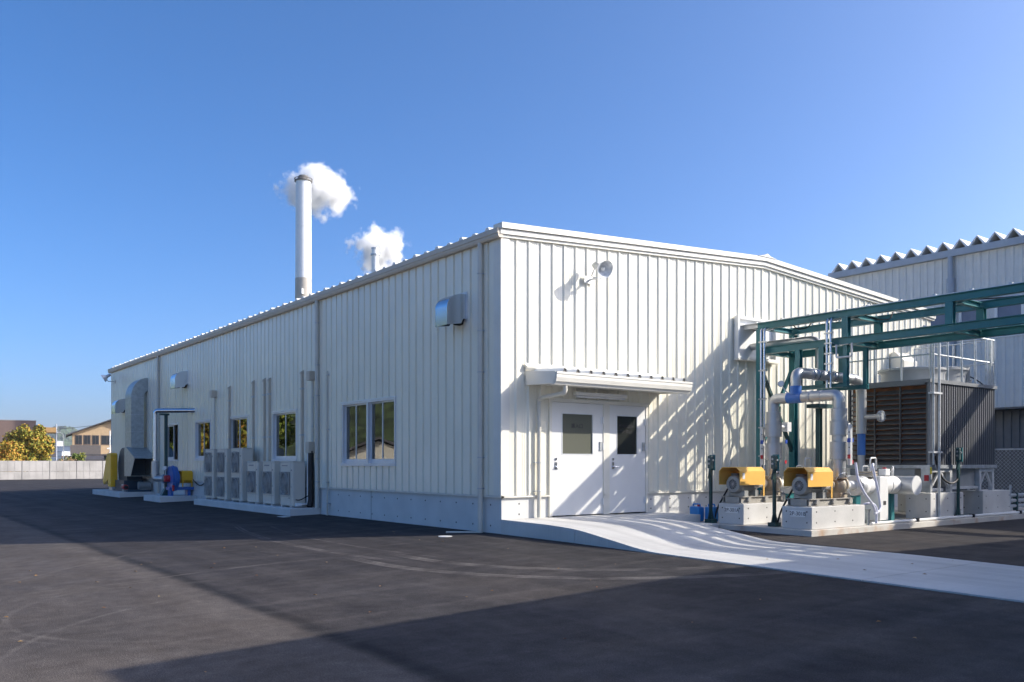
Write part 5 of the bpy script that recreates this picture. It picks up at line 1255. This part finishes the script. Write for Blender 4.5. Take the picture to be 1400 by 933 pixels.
tree('green shrub behind the boundary wall beside the pinkish shrub', (6.6, 75.5, -0.5), 2.8, (0.9, 0.8, 1.2), 1600, 0.09, GRN, 24, 'shrub')
tree('bright lime shrub just left of the brown shed', (7.2, 78.0, -0.5), 3.2, (0.95, 0.8, 1.5), 1900, 0.09, LIME, 25, 'shrub')
tree('green shrub in front of the tan house right of the shed', (10.3, 78.5, -0.5), 2.9, (0.8, 0.8, 1.3), 1600, 0.09, GRN, 26, 'shrub')
# trees outside the frame that the windows mirror
random.seed(5)
for k, (x, y, h_, mt) in enumerate(((-10.5, 70, 9, AUT2), (-14.5, 72, 10, AUT2), (-18.5, 70, 9.5, AUT), (-23, 71, 10.5, AUT2), (-12.5, 79, 10, AUT2), (-17, 80, 11, AUT2), (-21.5, 79, 11, GRN), (-26, 80, 12, AUT2), (-16, 90, 13, GRN), (-24, 92, 13, AUT2))):
    tree(['yellow green tree beyond the left side of the yard', 'tall green gold tree outside the left edge of view'][k % 2]+', '+['nearest the wall', 'second row', 'golden one', 'far left', 'behind the golden one', 'tall and broad', 'by the boundary corner', 'widest', 'darkest green', 'farthest back'][k],
         (x, y, -0.5), h_, (3.4, 3.2, h_*0.45), 6500, 0.24, mt, 40+k, group='trees beyond the left side of the yard')

# ------------------------------------------------------------------ background left
def gable_house(label, cx, cy, ang, lx, ly, eave, ridge, wallm, roofm, over=0.6, name='house'):
    t = thing(name, label, 'house', (cx, cy, -0.5)); t.rotation_euler = (0, 0, ang)
    def P(nm, mb, mat, par=None):
        me = mesh_of(nm, mb, mat=mat, recalc=True); return inst(nm, me, par or t, (0, 0, 0))
    P('wall', MB().prism([(-ly/2, 0), (ly/2, 0), (ly/2, eave+.5), (0, ridge+.35), (-ly/2, eave+.5)], 'x', -lx/2, lx/2), wallm)
    sl = (ridge-eave)/(ly/2)
    for sg in (-1, 1):
        P('roof', MB().prism([(0, ridge+.5), (sg*(ly/2+over), eave+.5-sl*over), (sg*(ly/2+over), eave+.68-sl*over), (0, ridge+.7)], 'x', -lx/2-over, lx/2+over), roofm)
    return t, P
TANW = M('tan_wall', (0.50, 0.36, 0.22), 0.8, var=0.06); DROOF = M('dark_tile', (0.075, 0.07, 0.075), 0.7, var=0.1); BRW = M('brown_cladding', (0.17, 0.115, 0.10), 0.7, var=0.05, streak=0.2)
DGL = M('dark_window', (0.03, 0.035, 0.04), 0.15); GREYW = M('grey_balcony', (0.20, 0.19, 0.19), 0.7)
# ridge line across the view so the sunlit gable end faces the yard
t, P = gable_house('tan two storey house with dark roof beside the end of the long wall', 24.4, 141.0, R(-100), 9.0, 12.0, 5.9, 8.3, TANW, DROOF, 0.9)
for (ya, yb, za, zb) in ((-5.6, -4.6, 4.7, 6.2), (-4.4, -3.4, 4.7, 6.2), (-3.2, -2.2, 4.7, 6.2), (-1.9, -0.2, 4.7, 6.2), (-1.8, 0.6, 1.9, 3.2)):
    f = P('window', MB().box(4.5, 4.56, ya, yb, za, zb), M('frame_brown', (0.12, 0.09, 0.08), 0.6))
    P('pane', MB().box(4.555, 4.58, ya+.1, (ya+yb)/2-.04, za+.1, zb-.1).box(4.555, 4.58, (ya+yb)/2+.04, yb-.1, za+.1, zb-.1), DGL, f)
P('balcony', MB().box(4.5, 5.7, -6.3, -2.0, 3.2, 4.6), M('balcony_brown', (0.13, 0.115, 0.11), 0.7))
P('lower_eave', MB().box(4.5, 5.8, -6.3, 0.5, 3.0, 3.2), DROOF)
P('antenna', MB().cyl((0, 0.2, 8.8), (0, 0.2, 10.2), 0.03, n=6).bar((-0.6, 0.2, 10.0), (0.6, 0.2, 10.0), 0.04).bar((-0.4, 0.2, 9.7), (0.4, 0.2, 9.7), 0.04), GALV)
t = thing('brown_building', 'brown clad box building with flat roof at the left edge', 'building', (10.3, 121.9, -0.5)); t.rotation_euler = (0, 0, R(-8))
for nm, mb, m_ in (('wall', MB().box(-22, 0, 0, 10, 0, 7.55), BRW), ('parapet', MB().box(-22, 0.05, -0.05, 10, 7.552, 7.66), M('parapet_grey', (0.30, 0.27, 0.26), 0.7)), ('canopy', MB().box(0.001, 2.5, 0.5, 6, 6.05, 6.75), M('ochre_board', (0.42, 0.25, 0.10), 0.7)),
                   ('sign_board', MB().box(-9.0, -4.4, -0.15, -0.05, 5.5, 6.3), M('ochre_board', (0.42, 0.25, 0.10))), ('window', MB().box(-9.0, -4.4, -0.1, -0.04, 6.4, 7.3), M('teal_glass', (0.1, 0.22, 0.25), 0.2))):
    inst(nm, mesh_of(nm, mb, mat=m_, recalc=True), t, (0, 0, 0))
t, P = gable_house('low house with dark tiled roof behind the big autumn tree', 4.6, 108.5, R(-6), 9.6, 7.0, 2.3, 3.5, M('brown_wall', (0.12, 0.085, 0.07), 0.8), DROOF, 0.8)
P('window', MB().box(-3, -1, -3.56, -3.5, 1.5, 2.6), DGL)
t, P = gable_house('brown board shed with dark roof behind the boundary wall', 8.5, 80.2, R(-10), 2.6, 2.0, 1.55, 1.85, M('brown_board', (0.16, 0.085, 0.06), 0.8, var=0.1, streak=0.3), DROOF, 0.25, 'shed'); t['category'] = 'shed'
mb = MB()
for k in range(12): mb.box(-1.25+k*0.21, -1.25+k*0.21+0.19, -1.02, -0.995, 0.2, 2.0)
P('board', mb, M('brown_board', (0.16, 0.085, 0.06)))
random.seed(9)
FARW = M('far_white', (0.72, 0.73, 0.75), 0.6, var=0.05); FARG = M('far_grey', (0.45, 0.47, 0.5), 0.7)
for k, (x, y, wx, hz, m_) in enumerate(((44.5, 321, 7.5, 5.5, FARW), (50.0, 330, 5, 7.4, FARW), (47.5, 312, 5, 3.9, FARW), (57, 335, 9, 6.6, FARG), (62, 360, 8, 9.0, FARW), (52, 390, 12, 10.5, FARG))):
    t = thing('far_building', ['wide white low building between the pole and the tan house', 'white block behind the street lamp', 'small low white building in front of the others', 'grey building partly behind the tan house', 'tall white block far off by the tan house', 'long grey block below the wooded hill'][k], 'building', (x, y, -0.5), 'distant town buildings'); t.rotation_euler = (0, 0, R(-37))
    inst('wall', mesh_of('wall', MB().box(-wx/2, wx/2, 0, 6, 0, hz), mat=m_, recalc=True), t, (0, 0, 0))
    inst('roof', mesh_of('roof', MB().box(-wx/2-.2, wx/2+.2, -.2, 6.2, hz, hz+.3), mat=FARG, recalc=True), t, (0, 0, 0))
    me = mesh_of('window', MB().box(-0.5, 0.5, -0.06, -0.01, 0, 1.0), mat=DGL, recalc=True)
    nw = int(wx//1.8)
    for f in range(max(1, int(hz//3))):
        for i in range(nw): inst('window', me, t, (-wx/2+1.1+i*1.75, 0, 1.4+3*f))
t = thing('utility_pole', 'white utility pole rising beside the ochre canopy', 'pole', (14.4, 131.3, -0.5))
part('pole', MB().cyl((14.4, 131.3, -0.5), (14.4, 131.3, 7.1), 0.12, 0.09, n=10), M('pole_grey', (0.42, 0.45, 0.52), 0.6), t)
part('cross_arm', MB().bar((13.9, 131.6, 5.9), (14.9, 131.0, 5.9), 0.08), WHITEP, t)
t = thing('street_lamp', 'grey street lamp with bent arm right of the utility pole', 'street lamp', (15.2, 130.7, -0.5))
part('pole', MB().tube(bend([(15.25, 130.7, -0.5), (15.25, 130.7, 5.6), (14.55, 131.2, 5.85)], 0.4, 5), 0.05, 8), M('lamp_post_grey', (0.3, 0.32, 0.34), 0.6), t)
part('lamp_head', MB().box(14.3, 14.65, 131.0, 131.3, 5.8, 5.9), GALV, t)
t = thing('house_pole', 'thin pale pole standing in front of the tan house', 'pole', (13.7, 94.2, -0.5))
part('pole', MB().cyl((13.7, 94.2, -0.5), (13.7, 94.2, 5.0), 0.06, n=8), WHITEP, t)
part('bracket', MB().box(13.4, 13.7, 94.1, 94.3, 2.9, 3.05), WHITEP, t)
t = thing('power_line', 'thin power line sagging past the tan house roof', 'cable', (20, 125, 8))
part('cable', MB().tube([(14.4+(30-14.4)*k/12, 131.3+(118-131.3)*k/12, 6.3+3.4*(k/12)-0.5*math.sin(math.pi*k/12)) for k in range(13)], 0.03, 5), BLACK, t)
t = thing('lattice_tower', 'faint lattice power pylon on the hillside', 'pylon', (270, 1450, 0))
for sx, sy in ((-3, -3), (3, -3), (3, 3), (-3, 3)): part('leg', MB().bar((270+sx, 1450+sy, 0), (270+sx*.15, 1450+sy*.15, 52), 0.6), GALV, t)
mb = MB()
for k in range(8): z = 6*k; s = 3*(1-k/9); mb.bar((270-s, 1447, z), (270+s, 1447, z+6), 0.35); mb.bar((270+s, 1447, z), (270-s, 1447, z+6), 0.35)
for z in (36, 42, 48): mb.bar((264, 1450, z), (276, 1450, z), 0.5)
part('lattice', mb, GALV, t)

# hills
def hill(name, cx, cy, rx, ry, hh, n, mat, seed, rough=0.18):
    mb = MB(); off = Vector((seed*13.1, seed*7.7, 0))
    for j in range(n+1):
        for i in range(n+1):
            u, v = i/n*2-1, j/n*2-1; r = math.hypot(u, v)
            b_ = max(0, math.cos(min(r, 1)*math.pi/2))**1.3
            nz = mnoise.fractal(Vector((u*3, v*3, 0))+off, 0.7, 2.1, 5)
            n2 = mnoise.fractal(Vector((u*26, v*26, 0))+off, 0.7, 2.1, 4)
            mb.v.append((cx+u*rx, cy+v*ry, -1+hh*b_*(1+rough*nz+0.05*n2)))
    for j in range(n):
        for i in range(n): a = j*(n+1)+i; mb.f.append((a, a+1, a+n+2, a+n+1)); mb.sm.append(False)
    return tag(part(name, mb, mat, None, recalc=False), kind='structure')
WOOD = M('wooded_slope', (0.055, 0.085, 0.035), 0.9, var=0.55, scale=0.08, bump=0.6, bscale=0.15)
hill('hill', 300, 1900, 150, 420, 72, 90, WOOD, 1)
hill('hill', 470, 2000, 220, 400, 66, 90, WOOD, 2)
hill('hill', 120, 2100, 170, 300, 40, 70, WOOD, 4)
hill('hillside', -170, 230, 150, 190, 62, 110, M('wooded_slope_near', (0.06, 0.085, 0.03), 0.9, var=0.6, scale=0.35, bump=0.8, bscale=0.8), 3)
t, P = gable_house('cream gabled house outside the left edge mirrored in the double window', -27.0, 55.0, R(-62), 9.0, 9.0, 1.5, 3.3, M('cream_render', (0.6, 0.55, 0.46), 0.8), DROOF, 0.7)
P('window', MB().box(4.5, 4.55, -1.5, 1.5, 0.5, 1.6), DGL)

# ------------------------------------------------------------------ chimneys and steam
CHW = M('chimney_white', (0.86, 0.88, 0.89), 0.5, var=0.03, streak=0.06); CHT = M('chimney_tan', (0.50, 0.46, 0.40), 0.6, var=0.05)
t = thing('tall_chimney', 'tall white chimney with tan lower section behind the building', 'chimney', (39.6, 99.7, -0.5))
c = (39.6, 99.7)
part('lower_shaft', MB().cyl((*c, -0.5), (*c, 26.6), 1.25, 1.10, n=36), CHT, t)
for z0, z1 in ((26.6, 33.6), (33.62, 39.9)): part('upper_shaft', MB().cyl((*c, z0), (*c, z1), 1.09-0.06*(z0-26.6)/13, 1.09-0.06*(z1-26.6)/13, n=36), CHW, t)
part('top_rim', MB().cyl((*c, 39.9), (*c, 40.05), 1.2, 1.2, n=36).torus((*c, 40.25), (0, 0, 1), 1.2, 0.05, 36, 5).cyl((*c, 40.05), (*c, 40.7), 0.95, 0.62, n=36), M('rim_dark', (0.16, 0.15, 0.14), 0.6), t)
part('rim_post', (lambda mb: [mb.cyl((c[0]+1.2*math.cos(a*0.785), c[1]+1.2*math.sin(a*0.785), 40.05), (c[0]+1.2*math.cos(a*0.785), c[1]+1.2*math.sin(a*0.785), 40.25), 0.04, n=6) for a in range(8)] and mb)(MB()), M('rim_dark', (0.16, 0.15, 0.14)), t)
part('hatch', MB().box(c[0]-0.75, c[0]-0.45, c[1]-1.16, c[1]-0.9, 24.3, 25.0), WHITEP, t)
t = thing('short_chimney', 'slim silver chimney just showing above the roof gutter', 'chimney', (61.8, 120.6, -0.5))
c = (61.8, 120.6)
part('shaft', MB().cyl((*c, -0.5), (*c, 38.0), 0.60, n=28), CHW, t)
part('collar', MB().cyl((*c, 36.9), (*c, 37.15), 0.78, n=28), GALV, t); part('top_rim', MB().cyl((*c, 38.0), (*c, 38.2), 0.66, n=28), GALV, t)

def steam_mat(name, dens, seed):
    m = bpy.data.materials.new(name); m.use_nodes = True; t = m.node_tree; N = t.nodes; Lk = t.links
    N.remove(N['Principled BSDF']); o = N['Material Output']
    tc = N.new('ShaderNodeTexCoord'); gm = N.new('ShaderNodeNewGeometry')
    ln = N.new('ShaderNodeVectorMath'); ln.operation = 'LENGTH'; Lk.new(tc.outputs['Object'], ln.inputs[0])
    mp = N.new('ShaderNodeMapping'); mp.inputs['Location'].default_value = (seed*3.1, seed*1.7, seed); Lk.new(gm.outputs['Position'], mp.inputs['Vector'])
    n1 = N.new('ShaderNodeTexNoise'); n1.inputs['Scale'].default_value = 0.34; n1.inputs['Detail'].default_value = 7; n1.inputs['Roughness'].default_value = 0.58; Lk.new(mp.outputs[0], n1.inputs['Vector'])
    def mth(op, a, b):
        n = N.new('ShaderNodeMath'); n.operation = op
        for i, q in enumerate((a, b)):
            if isinstance(q, (int, float)): n.inputs[i].default_value = q
            else: Lk.new(q, n.inputs[i])
        return n.outputs[0]
    d = mth('ADD', mth('SUBTRACT', 0.70, ln.outputs['Value']), mth('MULTIPLY', mth('SUBTRACT', n1.outputs['Fac'], 0.5), 1.85))
    mr = N.new('ShaderNodeMapRange'); mr.interpolation_type = 'SMOOTHSTEP'; mr.inputs[1].default_value = 0.0; mr.inputs[2].default_value = 0.35; mr.inputs[4].default_value = dens; Lk.new(d, mr.inputs[0])
    v = N.new('ShaderNodeVolumePrincipled'); v.inputs['Color'].default_value = (0.995, 0.995, 0.995, 1); v.inputs['Anisotropy'].default_value = 0.0
    Lk.new(mr.outputs[0], v.inputs['Density']); Lk.new(v.outputs[0], o.inputs['Volume'])
    return m
def steam(label, blobs, dens, seed):
    for k, (loc, sc_) in enumerate(blobs):
        me = bpy.data.meshes.new('steam'); b = bmesh.new(); bmesh.ops.create_icosphere(b, subdivisions=3, radius=1.0); b.to_mesh(me); b.free()
        me.materials.append(steam_mat('steam_volume', dens, seed+k))
        o = bpy.data.objects.new('steam_cloud', me); COL.objects.link(o); o.location = loc; o.scale = sc_
        tag(o, label[k], 'steam')
camR = Vector((0.79829, -0.60228, 0)); camD = Vector((0.60228, 0.79829, 0))
c1 = Vector((39.6, 99.7, 0))+camD*7+camR*0.35
c2 = Vector((61.8, 120.6, 0))+camD*6-camR*0.1
steam(['white billow of steam around the top of the tall chimney', 'white billow of steam behind the slim silver chimney'],
      [(c1+Vector((0, 0, 40.8)), (7.3, 5.4, 5.2)), (c2+Vector((0, 0, 39.2)), (6.8, 5.4, 6.2))], 1.6, 2)

# ------------------------------------------------------------------ air
hz = bpy.data.materials.new('haze_air'); hz.use_nodes = True; t_ = hz.node_tree; t_.nodes.remove(t_.nodes['Principled BSDF'])
v_ = t_.nodes.new('ShaderNodeVolumePrincipled'); v_.inputs['Color'].default_value = (0.80, 0.88, 1.0, 1); v_.inputs['Density'].default_value = 0.00013
t_.links.new(v_.outputs[0], t_.nodes['Material Output'].inputs['Volume'])
tag(part('haze', MB().box(-3600, 3600, -3600, 3600, -2.0, 100), hz, None), kind='stuff')
